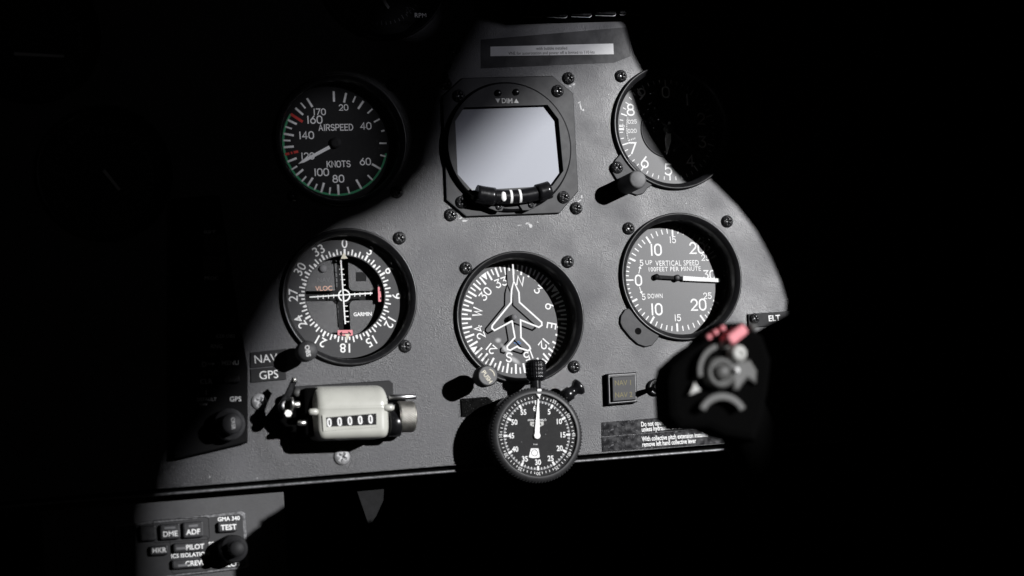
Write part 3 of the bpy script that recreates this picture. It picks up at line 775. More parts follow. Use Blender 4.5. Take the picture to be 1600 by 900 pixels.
# ------------------------------------------------------------------ placards
def placard(name, label, corners, m, lines, tm, th=.5, size=1.6, group=None, xs=1., bold=.02):
    cx = sum(p[0] for p in corners) / 4; cy = sum(p[1] for p in corners) / 4
    g = Ctx(name, label, 'placard', cx, cy, 0, group=group)
    x = MB(); x.prism([g.L(*p) for p in corners], .02, th, .12); x.build('plate', m, g.e)
    x = MB()
    for (s_, px, py, sz, al) in lines:
        p = g.L(px, py); d = g.L(corners[2][0], corners[2][1]) - g.L(corners[3][0], corners[3][1])
        font_text(x, s_, p.x, p.y, sz, th + .06, math.atan2(d.y, d.x), xs=xs, bold=bold, align=al)
    x.build('lettering', tm, g.e)
    return g
BK = mat('black_print', (.03, .03, .03), .6)
placard('bubble_placard', 'white printed speed limit strip above the square display', ((766, 73), (958, 68), (959, 85), (766, 88)), M['paper'],
        [('with bubble installed', 862, 75.5, 1.9, 'CENTER'), ('VNE for autorotation and power off is limited to 110 kts', 862, 82.5, 1.9, 'CENTER')], BK, .3, xs=.9, bold=0)
placard('hydraulics_placard', 'scratched black placard starting Do not operate, upper of the two', ((940, 660), (1200, 639), (1200, 661), (940, 682)), M['placard'],
        [('Do not operate', 1001, 663, 2.9, 'LEFT'), ('unless hydraulics are on', 1002, 671, 2.9, 'LEFT')], M['white'], .5, xs=.67)
placard('collective_placard', 'scratched black placard about the collective lever, lower of the two', ((940, 683), (1200, 662), (1200, 687), (941, 706)), M['placard'],
        [('With collective pitch extension installed', 1002.5, 686, 2.9, 'LEFT'), ('remove left hand collective lever', 1003, 694.5, 2.9, 'LEFT')], M['white'], .5, xs=.645)
placard('navigation_placard', 'black nameplate reading NAV beside the course knob', ((391, 551), (447, 545), (448, 570), (391, 575)), M['dark_plate'],
        [('NAV', 396, 562, 4.8, 'LEFT')], M['white'], .8, bold=0)
placard('satellite_placard', 'black nameplate reading GPS just below the NAV plate', ((391, 577), (446, 572), (447, 593), (392, 598)), M['dark_plate'],
        [('GPS', 404, 587, 4.8, 'LEFT')], M['white'], .8, bold=0)
g = placard('locator_placard', 'black strip reading ELT at the right shadow edge', ((1168, 491), (1290, 482), (1291, 503), (1169, 512)), M['dark_plate'],
        [('ELT', 1199, 498, 3.6, 'LEFT')], M['white'], 1.4)
screw(g, 1179, 497.5, 1.4, SCREW, scale=.85)
g = Ctx('velcro_patch', 'fuzzy black hook tape patch beside the stopwatch', 'tape', 745, 632, 0)
x = MB(); x.prism([g.L(*zH(*p)) for p in ((112, 312), (265, 300), (300, 330), (300, 420), (118, 415))], .02, 1.2, .2); x.build('tape_base', M['velcro'], g.e)
x = MB()
for i in range(900):
    p = g.L(*zH(random.uniform(108, 300), random.uniform(300, 420))); a = random.uniform(0, 6.28); l = random.uniform(.4, 1.0)
    d = Vector((math.cos(a), math.sin(a)))
    x.poly([(p.x, p.y, 1.1), (p.x + d.x * l + .12, p.y + d.y * l, 1.9), (p.x + d.x * l, p.y + d.y * l + .12, 2.0)])
o = x.build('hook_fuzz', M['velcro'], g.e); o['kind'] = 'stuff'

# ------------------------------------------------------------------ mechanical counter
g = Ctx('tally_counter', 'cream five digit tally counter reading all zeros with knurled reset knob', 'counter', 545, 650, 12)
HB = 28.0
def gc(u, v, h=HB): return g.L(*zG(u, v), h)
x = MB(); x.prism([gc(330, 178, 3), gc(935, 140, 3), gc(958, 160, 3), gc(965, 480, 3), gc(930, 505, 3), gc(330, 545, 3)], 0, 3, .6); x.build('base_plate', M['dark_plate'], g.e)
# body: profile (v, z) swept along the width
L0, L1 = gc(455, 185), gc(940, 172)
ytop, ybot = gc(700, 168, 20).y, gc(700, 512, HB).y
H_ = ytop - ybot
prof = []
for i in range(9): a = math.radians(90 * i / 8); prof.append((ybot + 5 - 5 * math.cos(a) * 1.0, HB - 5 + 5 * math.sin(a)))
ym = ybot + H_ * .53
prof.append((ym, HB)); prof.append((ym + .6, HB + .5)); prof.append((ym + 1.6, HB + .4))
for i in range(13):
    a = math.radians(90 * i / 12); prof.append((ym + 2 + (ytop - ym - 2) * math.sin(a), 10 + (HB - 10) * math.cos(a) ** .9))
prof = [(ybot, 3)] + prof + [(ytop, 3)]
x = MB(); NX = 26; xl, xr = L0.x, L1.x; rc = 6.0
yc_, zc_ = (ytop + ybot) / 2, 12
rows = []
for i in range(NX + 1):
    tt = i / NX; X = xl + (xr - xl) * tt
    e = min(X - xl, xr - X); k = 1.0
    ins = 0 if e >= rc else rc - math.sqrt(max(0, rc * rc - (rc - e) ** 2))
    row = []
    for (yy, zz) in prof:
        fy = 1 - ins / (H_ / 2) * .75; fz = 1 - ins / 18 * .75
        row.append(x.v((X, yc_ + (yy - yc_) * fy, max(0, 3 + (zz - 3) * fz))))
    rows.append(row)
# denser spacing at the ends
for i, row in enumerate(rows):
    pass
for A, B in zip(rows, rows[1:]):
    for k in range(len(prof) - 1):
        f = x.bm.faces.new((A[k], A[k + 1], B[k + 1], B[k])); f.smooth = True
x.bm.faces.new(rows[0]); x.bm.faces.new(rows[-1][::-1])
body = x.build('housing', M['cream'], g.e)
md = body.modifiers.new('subsurf', 'SUBSURF'); md.levels = 1; md.render_levels = 2
for (u, v, ln) in ((440, 341, 1), (938, 314, -1)):
    p = gc(u, v, HB); x = MB(); x.tube([(p.x - 1.8, p.y, HB - 1.6), (p.x - .8, p.y, HB - 1.4), (p.x + 3, p.y, HB - 1.4), (p.x + 4, p.y, HB - 1.6)] if ln > 0 else [(p.x + 2.6, p.y, HB - 1.6), (p.x + 1.6, p.y, HB - 1.4), (p.x - 3, p.y, HB - 1.4), (p.x - 4, p.y, HB - 1.6)], [1.2, 2.0, 2.1, 1.0], 16); x.build('housing_lug', M['cream'], g.e)
fr = [gc(505, 362), gc(862, 342), gc(864, 438), gc(512, 464)]
wi = [gc(528, 378), gc(850, 352), gc(851, 424), gc(534, 438)]
fo = holed_plate('window_frame', fr, [wi], HB - 2.5, HB + .3, M['cream'], g.e)
md = fo.modifiers.new('bevel', 'BEVEL'); md.width = .35 * S; md.segments = 2; md.limit_method = 'ANGLE'
x = MB(); x.poly(wi, HB + .12); x.build('digit_window', M['dial_dark'], g.e)
for i in range(5):
    u = 550 + (813 - 550) * i / 4; v = 410 - 21 * i / 4; p = gc(u, v); d = (wi[1] - wi[0]); x = MB()
    x.prism(rrect(p.x, p.y, 5.4, 6.3, .3, 2, math.atan2(d.y, d.x)), HB - .1, HB + .2); dw = x.build('digit_wheel', M['black'], g.e)
    x = MB(); stroke_text(x, '0', p.x, p.y, 4.3, HB + .28, math.atan2(d.y, d.x), wd=.2, xs=.62); x.build('digit', M['white'], dw)
# right side: neck, knurled knob, pin
AX = Matrix.Rotation(math.pi / 2, 4, 'Y')
def xcyl(mb, x0, x1, y, z_, r, segs=32, ch=.4):
    mt = Matrix.Translation((x0, y, z_)) @ AX
    mb.lathe([(0, 0), (r - ch, 0), (r, ch), (r, x1 - x0 - ch), (r - ch, x1 - x0), (0, x1 - x0)], segs, axis=mt)
p0, p1 = gc(945, 385, 14), gc(988, 380, 14)
x = MB(); xcyl(x, p0.x - 2, p1.x + 1, gc(965, 415, 14).y, 14, 8.0); x.build('knob_neck', M['black'], g.e)
q0, q1 = gc(985, 372, 14), gc(1088, 368, 14); yk = (gc(1040, 275, 14).y + gc(1040, 470, 14).y) / 2
x = MB(); NS = 72
rk = (gc(1040, 275, 14).y - gc(1040, 470, 14).y) / 2
def kf(i, j):
    a = 2 * math.pi * i; X = q0.x + (q1.x - q0.x) * j
    b = .28 * abs(math.sin(math.pi * (i * 40 + j * 5))) * abs(math.sin(math.pi * (i * 40 - j * 5))) if .06 < j < .94 else -.3
    return (X, yk + (rk + b) * math.cos(a), 14 + (rk + b) * math.sin(a))
x.grid(kf, 320, 40)
x.lathe([(0, 0), (rk - .3, 0)], 48, axis=Matrix.Translation((q1.x, yk, 14)) @ AX); x.build('reset_knob', M['brass'], g.e)
p0, p1 = gc(930, 250, 8), gc(1105, 243, 8)
x = MB(); xcyl(x, p0.x, p1.x, (p0.y + p1.y) / 2, 8, 1.6, 20); x.build('drive_pin', M['steel'], g.e)
# left side: dark end cap, lever and linkage
p0, p1 = gc(400, 300, 14), gc(465, 300, 14)
x = MB(); x.prism(rrect((p0.x + p1.x) / 2, (gc(430, 190, 14).y + gc(430, 500, 14).y) / 2, p1.x - p0.x + 4, (gc(430, 190, 14).y - gc(430, 500, 14).y), 2), 2, 19, 2.0); x.build('end_cap', M['rubber'], g.e)
x = MB()
lv = [gc(318, 120, 20), gc(345, 148, 20), gc(322, 200, 20), gc(300, 260, 20), gc(320, 345, 20), gc(285, 380, 20), gc(240, 365, 20), gc(225, 300, 20), gc(262, 240, 20)]
x.prism(lv, 17.5, 20, .5, True); lev = x.build('operating_lever', M['black'], g.e)
x = MB(); p = gc(325, 138, 20); x.lathe([(1.4, 20), (1.3, 21.5), (0, 22)], 20, p); x.build('lever_rivet', M['chrome'], lev)
p0, p1 = gc(300, 296, 24), gc(362, 290, 24)
x = MB(); xcyl(x, p0.x, p1.x, p0.y, 24, 1.9, 20); x.build('pivot_pin', M['chrome'], g.e)
p0, p1 = gc(346, 414, 22), gc(404, 410, 22)
x = MB(); xcyl(x, p0.x, p1.x, p0.y, 22, 1.6, 20, .9); x.build('stop_pin', M['chrome'], g.e)
x = MB(); p = gc(310, 290, 24); mt = Matrix.Translation((p.x, p.y, 24)) @ AX; x.lathe([(0, -1), (3.8, -.8), (4.0, 0), (3.8, .6), (0, .8)], 30, axis=mt); x.build('washer', M['chrome'], g.e)
x = MB(); x.tube([(*gc(312, 305, 24), 24), (*gc(302, 335, 24), 23), (*gc(284, 358, 22), 22), (*gc(262, 360, 22), 22)], [1.1, 1.1, 1.7, 1.2], 14); x.build('link_arm', M['chrome'], g.e)
x = MB(); p = gc(284, 352, 22); x.lathe([(2.8, 20), (2.8, 23.5), (2.2, 24.2), (0, 24.2)], 6, p, smooth=False); x.build('hex_nut', M['chrome'], g.e)
x = MB(); p = gc(272, 300, 22); x.lathe([(3.4, 19), (3.4, 22), (2.4, 22.6), (1.2, 22.2), (0, 22.2)], 24, p); x.build('lever_hub', M['steel'], g.e)
x = MB(); p = gc(347, 220, 14); x.lathe([(2.6, 6), (2.6, 13), (1.8, 14.5), (0, 15)], 24, p); x.build('linkage_screw', M['grip_grey'], g.e)
x = MB(); x.prism([gc(240, 330, 12), gc(330, 210, 12), gc(420, 200, 12), gc(420, 480, 12), gc(300, 470, 12), gc(235, 400, 12)], 2, 12, 1); x.build('linkage_block', M['rubber'], g.e)

# ------------------------------------------------------------------ stopwatch
HS = 27.0
g = Ctx('stopwatch', 'round black stopwatch with white hand at sixty, hanging over the panel edge', 'stopwatch', 839.5, 680.0, HS)
def gh(u, v, h=HS): return g.L(*zH(u, v), h)
x = MB(); x.lathe([(0, 3), (20, 3), (27.0, 6), (28.6, 10), (28.6, 22.5), (27.6, 24)], 96); x.build('case', M['black'], g.e)
x = MB(); x.lathe([(0, .3), (12, .3), (12, 3.2)], 32); x.build('hook_pad', M['velcro'], g.e)
# coin edged rotating bezel
NT = 90; ri = []
x = MB()
for (r, z_, kn) in ((28.2, 23.2, 0), (28.9, 23.6, 1), (28.9, 26.2, 1), (28.2, 26.9, .4), (27.4, 27.6, 0), (25.5, 28.2, 0), (25.0, 28.0, 0), (24.8, 27.0, 0)):
    ring = []
    for i in range(NT * 2):
        a = 2 * math.pi * i / (NT * 2); rr = r + kn * (.4 if i % 2 else -.4)
        ring.append(x.v((rr * math.cos(a), rr * math.sin(a), z_)))
    ri.append(ring)
for k, (A, B) in enumerate(zip(ri, ri[1:])):
    for i in range(NT * 2):
        f = x.bm.faces.new((A[i], A[(i + 1) % (NT * 2)], B[(i + 1) % (NT * 2)], B[i])); f.smooth = k > 2
x.build('rotating_bezel', mat('bezel_satin_grey', (.024, .024, .025), .48, spec=.45, bump=[(900, .12)], var=.15), g.e)
x = MB(); x.ring(21.6, 25.0, 26.9, segs=96); x.build('countdown_ring', M['watch'], g.e)
x = MB(); x.disc(21.7, 26.4, segs=96); x.build('dial', M['watch'], g.e)
t = MB(); b2 = MB(); rr0 = math.radians(-.6)
for i in range(60):
    a = math.radians(90 - i * 6) + rr0
    if i % 5 == 0: t.tick(18.7, 21.3, a, 1.2, 26.52, (0, 0), 1.4)
    else: t.tick(19.6, 21.0, a, .42, 26.52)
    if i % 5 and i > 0: t.tick(22.3, 23.6, a, .4, 27.02)
t.build('tick_marks', M['white'], g.e)
b2.ring(20.1, 21.25, 26.46, segs=96); b2.build('minute_track', M['grey_mark'], g.e)
nb = MB()
for i in range(12):
    a = math.radians(90 - i * 30) + rr0
    font_text(nb, str(60 if i == 0 else i * 5), 16.4 * math.cos(a), 16.4 * math.sin(a), 3.1, 26.54, 0, bold=.022, xs=.88)
    if i: font_text(nb, str(60 - 5 * i), 23.3 * math.cos(a), 23.3 * math.sin(a), 2.0, 27.04, a - math.pi / 2, bold=.0, xs=.95)
p = gh(559, 436, 26.4); font_text(nb, 'MONTE CARLO', p.x, p.y, 1.15, 26.54, 0, bold=.01)
p = gh(548, 579, 26.4); font_text(nb, 'SWISS', p.x, p.y, .75, 26.54, 0)
nb.build('numerals', M['white'], g.e)
x = MB(); p = gh(558, 460, 26.4)
x.poly([p + Vector(q) for q in ((-4.3, 1.5), (4.3, 1.5), (4.3, -.6), (2.4, -1.5), (0, -2.6), (-2.4, -1.5), (-4.3, -.6))], 26.5); sh = x.build('shield_emblem', M['grip_light'], g.e)
x = MB(); font_text(x, 'HEUER', p.x, p.y, 1.4, 26.56, 0, bold=.02, xs=.9); x.build('lettering', M['dial_dark'], sh)
x = MB(); pts = [gh(*q, 26.4) for q in ((523, 602), (567, 602), (575, 650), (570, 656), (543, 659), (516, 656), (511, 650))]; x.poly(pts, 26.5); tp = x.build('dial_emblem', M['white'], g.e)
p = gh(544, 628, 26.4); x = MB(); x.ring(1.75, 2.05, 26.56, c=p, segs=32); x.build('emblem_ring', M['dial_dark'], tp)
p0, p1 = gh(560, 527, 27.6), gh(567, 312, 27.6)
x = MB(); d = (p1 - p0).normalized(); nn = Vector((-d.y, d.x))
x.prism([p0 - nn * 1.5, p0 + d * 6 - nn * 1.35, p1 - nn * .38, p1 + nn * .38, p0 + d * 6 + nn * 1.35, p0 + nn * 1.5] , 27.3, 27.55)
x.lathe([(2.0, 27.2), (2.0, 27.6), (1.8, 27.7), (.5, 27.7), (.45, 27.3), (0, 27.3)], 32, p0); hd = x.build('sweep_hand', M['white'], g.e)
p2 = gh(553, 450, 26.9); x = MB(); q0 = gh(549, 527, 26.9); d = (p2 - q0).normalized(); nn = Vector((-d.y, d.x))
x.prism([q0 - nn * 1.0, p2 - nn * .3, p2 + nn * .3, q0 + nn * 1.0], 26.8, 27.0); x.build('minute_hand', M['white'], g.e)
x = MB(); x.disc(24.9, 28.0, segs=96); x.build('glass', GLASS, g.e)
x = MB(); p = gh(572, 261, 28); x.prism(rrect(p.x, p.y, 2.6, 1.5, .3, 2), 27.9, 28.35); p = gh(571, 291, 28)
x.poly([(p.x - 1.5, p.y + .9, 28.05), (p.x, p.y - 1.5, 28.05), (p.x + 1.5, p.y + .9, 28.05)]); x.build('zero_marker', M['white'], g.e)
# crown, neck and pusher
AY = Matrix.Rotation(-math.pi / 2, 4, 'X')
yb_ = gh(548, 205, 15).y; yt = gh(553, 85, 15).y; xc = gh(552, 150, 15).x
def crown(i, j):
    a = 2 * math.pi * i; prof_ = [(0, 4.2), (.12, 5.6), (.25, 6.1), (.85, 6.1), (.95, 5.6), (1, 4.6)]
    for (t0, r0), (t1, r1) in zip(prof_, prof_[1:]):
        if t0 <= j <= t1: r = r0 + (r1 - r0) * (j - t0) / (t1 - t0); break
    if .1 < j < .9: r += .3 * ((i * 26) % 1 > .5) - .3 * ((j * 5) % 1 < .25)
    return (xc + r * math.cos(a), yb_ + (yt - yb_) * j, 15 + r * math.sin(a))
x = MB(); x.grid(crown, 104, 40); x.lathe([(0, yt - yb_), (4.7, yt - yb_)], 48, axis=Matrix.Translation((xc, yb_, 15)) @ AY); x.build('crown', M['black'], g.e)
x = MB(); x.lathe([(3.4, 25), (3.4, yb_ + .5)], 32, axis=Matrix.Translation((xc - .6, 0, 15)) @ AY); x.build('crown_neck', M['black'], g.e)
pa = gh(735, 290, 15); pb = gh(808, 238, 15); dv = (pb - pa).normalized()
mt = Matrix.Translation((pa.x, pa.y, 15)) @ Vector((dv.x, dv.y, 0)).to_track_quat('Z', 'Y').to_matrix().to_4x4()
ln = (pb - pa).length
x = MB(); x.lathe([(0, -3), (4.2, -3), (4.4, ln * .25), (3.2, ln * .35), (3.2, ln * .62), (5.0, ln * .8), (5.2, ln), (4.2, ln + .8), (0, ln + .9)], 36, axis=mt); x.build('pusher', M['black'], g.e)

# ------------------------------------------------------------------ switches at the right
g = Ctx('navigation_switch', 'square pushbutton marked NAV 1 and NAV 2 with worn chrome frame', 'switch', 972, 606, 3)
def gi(u, v, h=4): return g.L(*zI(u, v), h)
x = MB(); fo_ = [gi(118, 180), gi(305, 168), gi(312, 362), gi(124, 378)]; x.prism(fo_, 0, 4.2, .8); x.build('switch_frame', M['screw'], g.e)
x = MB(); q_ = inset([v for v in fo_[::-1]], 1.0); x.strip(q_, .28, 4.28, True); x.build('frame_edge', M['zinc'], g.e)
x = MB(); x.prism([gi(148, 200, 6), gi(297, 190, 6), gi(301, 346, 6), gi(153, 358, 6)], 4, 6.2, .5); cp = x.build('push_cap', M['lug'], g.e)
x = MB()
for s_, u, v in (('NAV 1', 220, 237), ('NAV 2', 222, 314)):
    p = gi(u, v, 6.2); font_text(x, s_, p.x, p.y, 3.1, 6.27, .01, bold=.01, xs=.92)
x.build('lettering', M['olive'], cp)
g = Ctx('toggle_switch', 'small black toggle switch partly hidden by the control grip', 'switch', 1027, 604, 2)
p = g.L(*zI(435, 265), 3); x = MB(); x.lathe([(5.4, 0), (5.4, 2), (4.8, 2.6), (3.6, 2.8), (3.2, 2.0), (2.4, 2.2), (2.4, 4)], 36, p); x.build('collar', M['screw'], g.e)
q = g.L(*zI(428, 262), 16); x = MB(); x.tube([(p.x, p.y, 2), ((p.x * 2 + q.x) / 3, (p.y * 2 + q.y) / 3, 7), (q.x, q.y, 15), (q.x, q.y, 17)], [1.3, 1.5, 2.3, 1.5], 18); x.build('lever', M['black'], g.e)

# ------------------------------------------------------------------ GPS radio in the dark at the left
g = Ctx('gps_radio', 'tall dark radio stack with CLR and MENU keys left of the gauges', 'radio', 330, 480, 4)
def gk(u, v, h=6): return g.L(*zK(u, v), h)
x = MB(); x.prism([gk(85, 20), gk(232, 8), gk(322, 560), gk(322, 800), gk(110, 850), gk(85, 852)], 0, 6, 1.0); x.build('face_plate', M['radio_face'], g.e)
x = MB()
for s_, u, v, sz in (('MENU', 265, 545, 2.6), ('CLR', 188, 605, 2.8), ('DEFAULT', 190, 662, 1.9), ('NAV', 180, 678, 1.6), ('GPS', 282, 661, 2.8), ('RNG', 222, 493, 2.4), ('CDI OBS', 250, 460, 2.0), ('D', 182, 550, 2.8), ('BRT', 200, 130, 2.8), ('PROC', 205, 275, 2.2)):
    p = gk(u, v); font_text(x, s_, p.x, p.y, sz, 6.1, .0, bold=.005)
p = gk(188, 640); x.tick(-1.5, 1.5, math.pi / 2, .4, 6.1, p)
p = gk(202, 549); x.tick(-1.5, 1.5, 0, .5, 6.1, p); x.poly([(p.x + 1.2, p.y + .9), (p.x + 1.2, p.y - .9), (p.x + 2.8, p.y)], 6.13)
x.build('lettering', M['white'], g.e)
for (u, v, w_, h_) in ((268, 597, 50, 26), (200, 580, 50, 22), (210, 165, 70, 60), (210, 235, 70, 60), (200, 520, 40, 18), (270, 518, 40, 18)):
    p = gk(u, v); x = MB(); x.prism(rrect(p.x, p.y, w_ * .49 / 2.5, h_ * .49 / 2.5, 1, 3), 5.5, 8.5, .8); x.build('key', M['black'], g.e)
p = gk(268, 740, 20); x = MB(); x.lathe([(9.5, 5), (9.5, 14), (8.8, 15), (6.2, 15.2), (6.2, 23), (5.4, 24), (0, 24)], 48, p); k = x.build('cursor_knob', M['knob'], g.e)
x = MB(); font_text(x, 'CRSR', p.x + .6, p.y, 2.0, 24.06, math.radians(-88), bold=.01); x.build('lettering', M['white'], k)

# ------------------------------------------------------------------ centre console and audio panel below the panel edge
HC = -14.0
g = Ctx('centre_console', 'grey black console face under the panel holding the audio unit', 'console', 330, 860, HC, base=HC)
cs = [g.L(*p, HC) for p in ((60, 772), (442, 742), (450, 880), (458, 990), (80, 1010))]
x = MB(); x.prism(cs, -60, 0, .8); x.build('face', M['console'], g.e)
HP = HC + 2.0
g = Ctx('audio_panel', 'audio panel with DME, ADF, TEST and PILOT keys and black volume knob', 'radio', 300, 850, HP, base=HC)
def ga(u, v, h=HP): return g.L(*zL(u, v), h)
x = MB(); x.prism([ga(-380, 300), ga(1100, 135), ga(1150, 165), ga(1195, 790), ga(1160, 812), ga(-350, 990)], 0, 1.6, .5); x.build('frame', M['trim'], g.e)
x = MB(); x.prism([ga(-360, 325), ga(1085, 175), ga(1118, 195), ga(1155, 775), ga(1130, 790), ga(-330, 960)], 1.0, 2.0, .2); x.build('face_plate', M['plate'], g.e)
tilt = math.radians(1.6)
def akey(cu_, cv, w_, h_, txt, tu, tv, sz, led=None):
    p = ga(cu_, cv, HP + 3); x = MB(); x.prism(rrect(p.x, p.y, w_ * .1333 / 2.42, h_ * .1333 / 2.5, 1.4, 4, tilt), 1.8, 5.0, 1.0); k = x.build('key', mat_key, g.e)
    if not txt: return
    x = MB(); q = ga(tu, tv, HP + 3); font_text(x, txt, q.x, q.y, sz, 5.08, tilt, bold=.02); x.build('lettering', M['white'], k)
    if led:
        x = MB(); q = ga(*led, HP + 3); x.poly(rrect(q.x, q.y, led[2] if len(led) > 2 else 5.5, 1.4, .2, 2, tilt), 5.07); x.build('lamp_slot', M['grey_mark'], k)
mat_key = mat('black_glossy_key', (.03, .03, .032), .38, bump=[(500, .15)], var=.2)
akey(270, 380, 220, 175, 'DME', 270, 405, 3.0)
akey(540, 358, 225, 180, 'ADF', 540, 382, 3.0)
akey(945, 322, 215, 120, 'TEST', 955, 328, 3.0)
akey(492, 560, 340, 105, 'PILOT', 560, 558, 2.8)
akey(10, 400, 180, 175, '', 0, 420, 3.0)
akey(140, 600, 200, 110, 'MKR', 140, 598, 2.8)
akey(470, 755, 330, 105, 'CREW', 560, 748, 2.8)
x = MB()
for s_, u, v, sz in (('GMA 340', 955, 228, 2.3), ('SQ', 755, 520, 2.0), ('PILOT', 985, 758, 3.0), ('ICS ISOLATION', 505, 652, 2.3)):
    p = ga(u, v, HP); font_text(x, s_, p.x, p.y, sz, 2.08, tilt, bold=.02)
for (a, b) in (((690, 255), (705, 620)), ((285, 500), (300, 700))): pass
x.build('lettering', M['white'], g.e)
x = MB()
for rect in ((400, 360, 600, 250), (500, 650, 410, 390)):
    p = ga(rect[0], rect[1]); x.strip(rrect(p.x, p.y, rect[2] * .1333 / 2.42, rect[3] * .1333 / 2.5, 1.5, 4, tilt), .35, 2.06, True)
x.build('key_outline', M['dial_dark'], g.e)
for (u, v, w_) in ((400, 575, 6.0), (420, 775, 6.0), (265, 335, 6.5), (540, 312, 5.5)):
    p = ga(u, v, HP + 3); x = MB(); x.poly(rrect(p.x, p.y, w_, 1.3, .2, 2, tilt), 5.1); x.build('lamp_slot', M['grey_mark'], g.e)
kp = ga(1065, 580, HP + 26)
x = MB(); x.lathe([(8.4, 1.5), (8.2, 14), (7.4, 15.2), (4.8, 15.4), (4.6, 25), (4.0, 26), (0, 26.1)], 48, kp); x.build('volume_knob', M['dark_plate'], g.e)

# ------------------------------------------------------------------ control grip standing in front of the panel
HG = 262.0
g = Ctx('control_grip', 'blurred black control grip with pink button standing before the panel', 'control stick', 1120, 585, HG, base=0)
def gj(u, v, h=HG): return g.L(*zJ(u, v), h)
body = [gj(*q) for q in ((225, 900), (210, 650), (235, 545), (350, 440), (450, 370), (500, 310), (600, 235), (760, 232), (900, 330), (960, 500), (940, 700), (900, 900), (840, 1080), (620, 1040), (500, 985), (300, 985))]
x = MB(); x.prism(body, HG - 24, HG - 4, 4, True); x.build('grip_body', M['rubber'], g.e)
x = MB(); b0 = gj(790, 960); x.tube([(b0.x, b0.y + 25, HG - 34), (b0.x + 18, b0.y - 20, HG - 32), (b0.x + 48, b0.y - 120, HG - 25), (b0.x + 70, b0.y - 260, HG - 5)], [15, 14, 13, 13], 24); x.build('stick', M['rubber'], g.e)
def jbox(name, cu_, cv, w_, h_, rot, z0, z1, m, r=1.5, b=1.2):
    p = gj(cu_, cv, z1); x = MB(); x.prism(rrect(p.x, p.y, w_, h_, r, 4, rot), z0, z1, b); return x.build(name, m, g.e)
jbox('pink_button', 690, 325, 12.0, 6.0, math.radians(35), HG - 6, HG + 6, M['pink'], 1.8, 1.5)
for q in ((485, 345), (532, 312), (582, 283)):
    p = gj(*q, HG); x = MB(); x.lathe([(1.5, HG - 6), (1.5, HG), (1.0, HG + .8), (0, HG + 1)], 20, p); x.build('red_dot', M['pink'], g.e)
p = gj(705, 458, HG + 4); x = MB(); x.lathe([(4.4, HG - 6), (4.4, HG + 2), (3.6, HG + 3.6), (1.0, HG + 4), (.8, HG + 3.4), (0, HG + 3.4)], 30, p); x.build('round_button', M['grip_light'], g.e)
p = gj(612, 392, HG + 2); x = MB(); x.lathe([(2.2, HG - 6), (2.2, HG + 1), (0, HG + 2)], 20, p); x.build('round_button', M['grip_light'], g.e)
p = gj(800, 275, HG + 1); x = MB(); x.lathe([(2.0, HG - 6), (2.0, HG + 1), (0, HG + 1.6)], 20, p); x.build('round_button', M['grip_grey'], g.e)
p = gj(590, 590, HG + 6); x = MB()
x.lathe([(8.2, HG - 6), (8.0, HG + 2), (6.8, HG + 3.4), (5.2, HG + 3), (4.6, HG + 1.2), (4.2, HG + 4), (3.0, HG + 5.4), (0, HG + 5.8)], 40, p); x.build('trim_hat', M['grip_grey'], g.e)
p = gj(688, 578, HG + 6); x = MB(); x.lathe([(1.4, HG), (1.4, HG + 5), (0, HG + 6)], 18, p); x.build('bright_rivet', M['white'], g.e)
def arc_band(name, c_, r0, r1, a0, a1, z0, z1, m):
    x = MB(); n_ = 24
    outer = [(c_[0] + r1 * math.cos(math.radians(a0 + (a1 - a0) * i / n_)), c_[1] + r1 * math.sin(math.radians(a0 + (a1 - a0) * i / n_))) for i in range(n_ + 1)]
    inner = [(c_[0] + r0 * math.cos(math.radians(a0 + (a1 - a0) * i / n_)), c_[1] + r0 * math.sin(math.radians(a0 + (a1 - a0) * i / n_))) for i in range(n_ + 1)]
    x.prism(outer + inner[::-1], z0, z1, 0); return x.build(name, m, g.e, bevel=.8)
p = gj(600, 590, HG + 2); arc_band('guard_ring', p, 12.2, 15.2, 105, 190, HG - 6, HG + 2, M['grip_grey'])
p = gj(585, 935, HG + 2); arc_band('finger_rest', p, 10.5, 14.5, 25, 152, HG - 6, HG + 2, M['grip_grey'])
x = MB(); x.prism([gj(*q, HG) for q in ((385, 660), (430, 720), (345, 755))], HG - 6, HG, .5); x.build('rest_tab', M['grip_light'], g.e)
x = MB(); x.prism([gj(*q, HG) for q in ((640, 520), (780, 500), (830, 580), (825, 680), (760, 640), (700, 720), (660, 720))], HG - 8, HG - .5, 1.5); x.build('side_plate', M['grip_grey'], g.e)

# small tab hanging under the panel edge and a dark seal line at the far right
g = Ctx('hanging_tab', 'small grey triangular tab hanging under the panel edge', 'bracket', 580, 790, -6, base=-6)
x = MB(); x.prism([g.L(*q, -6) for q in ((558, 768), (600, 764), (599, 782), (588, 806), (577, 822), (573, 812))], -1.5, 0, .2); x.build('tab_plate', M['tab'], g.e)
g = Ctx('frame_seal', 'thin bluish curved edge of the window frame in the dark', 'window seal', 1370, 60, 0)
x = MB(); x.tube([(*g.L(*q, 3), 3) for q in ((1386, -20), (1383, 30), (1376, 70), (1364, 110), (1353, 135), (1352, 150))], .9, 10); x.build('seal_strip', M['seal'], g.e)

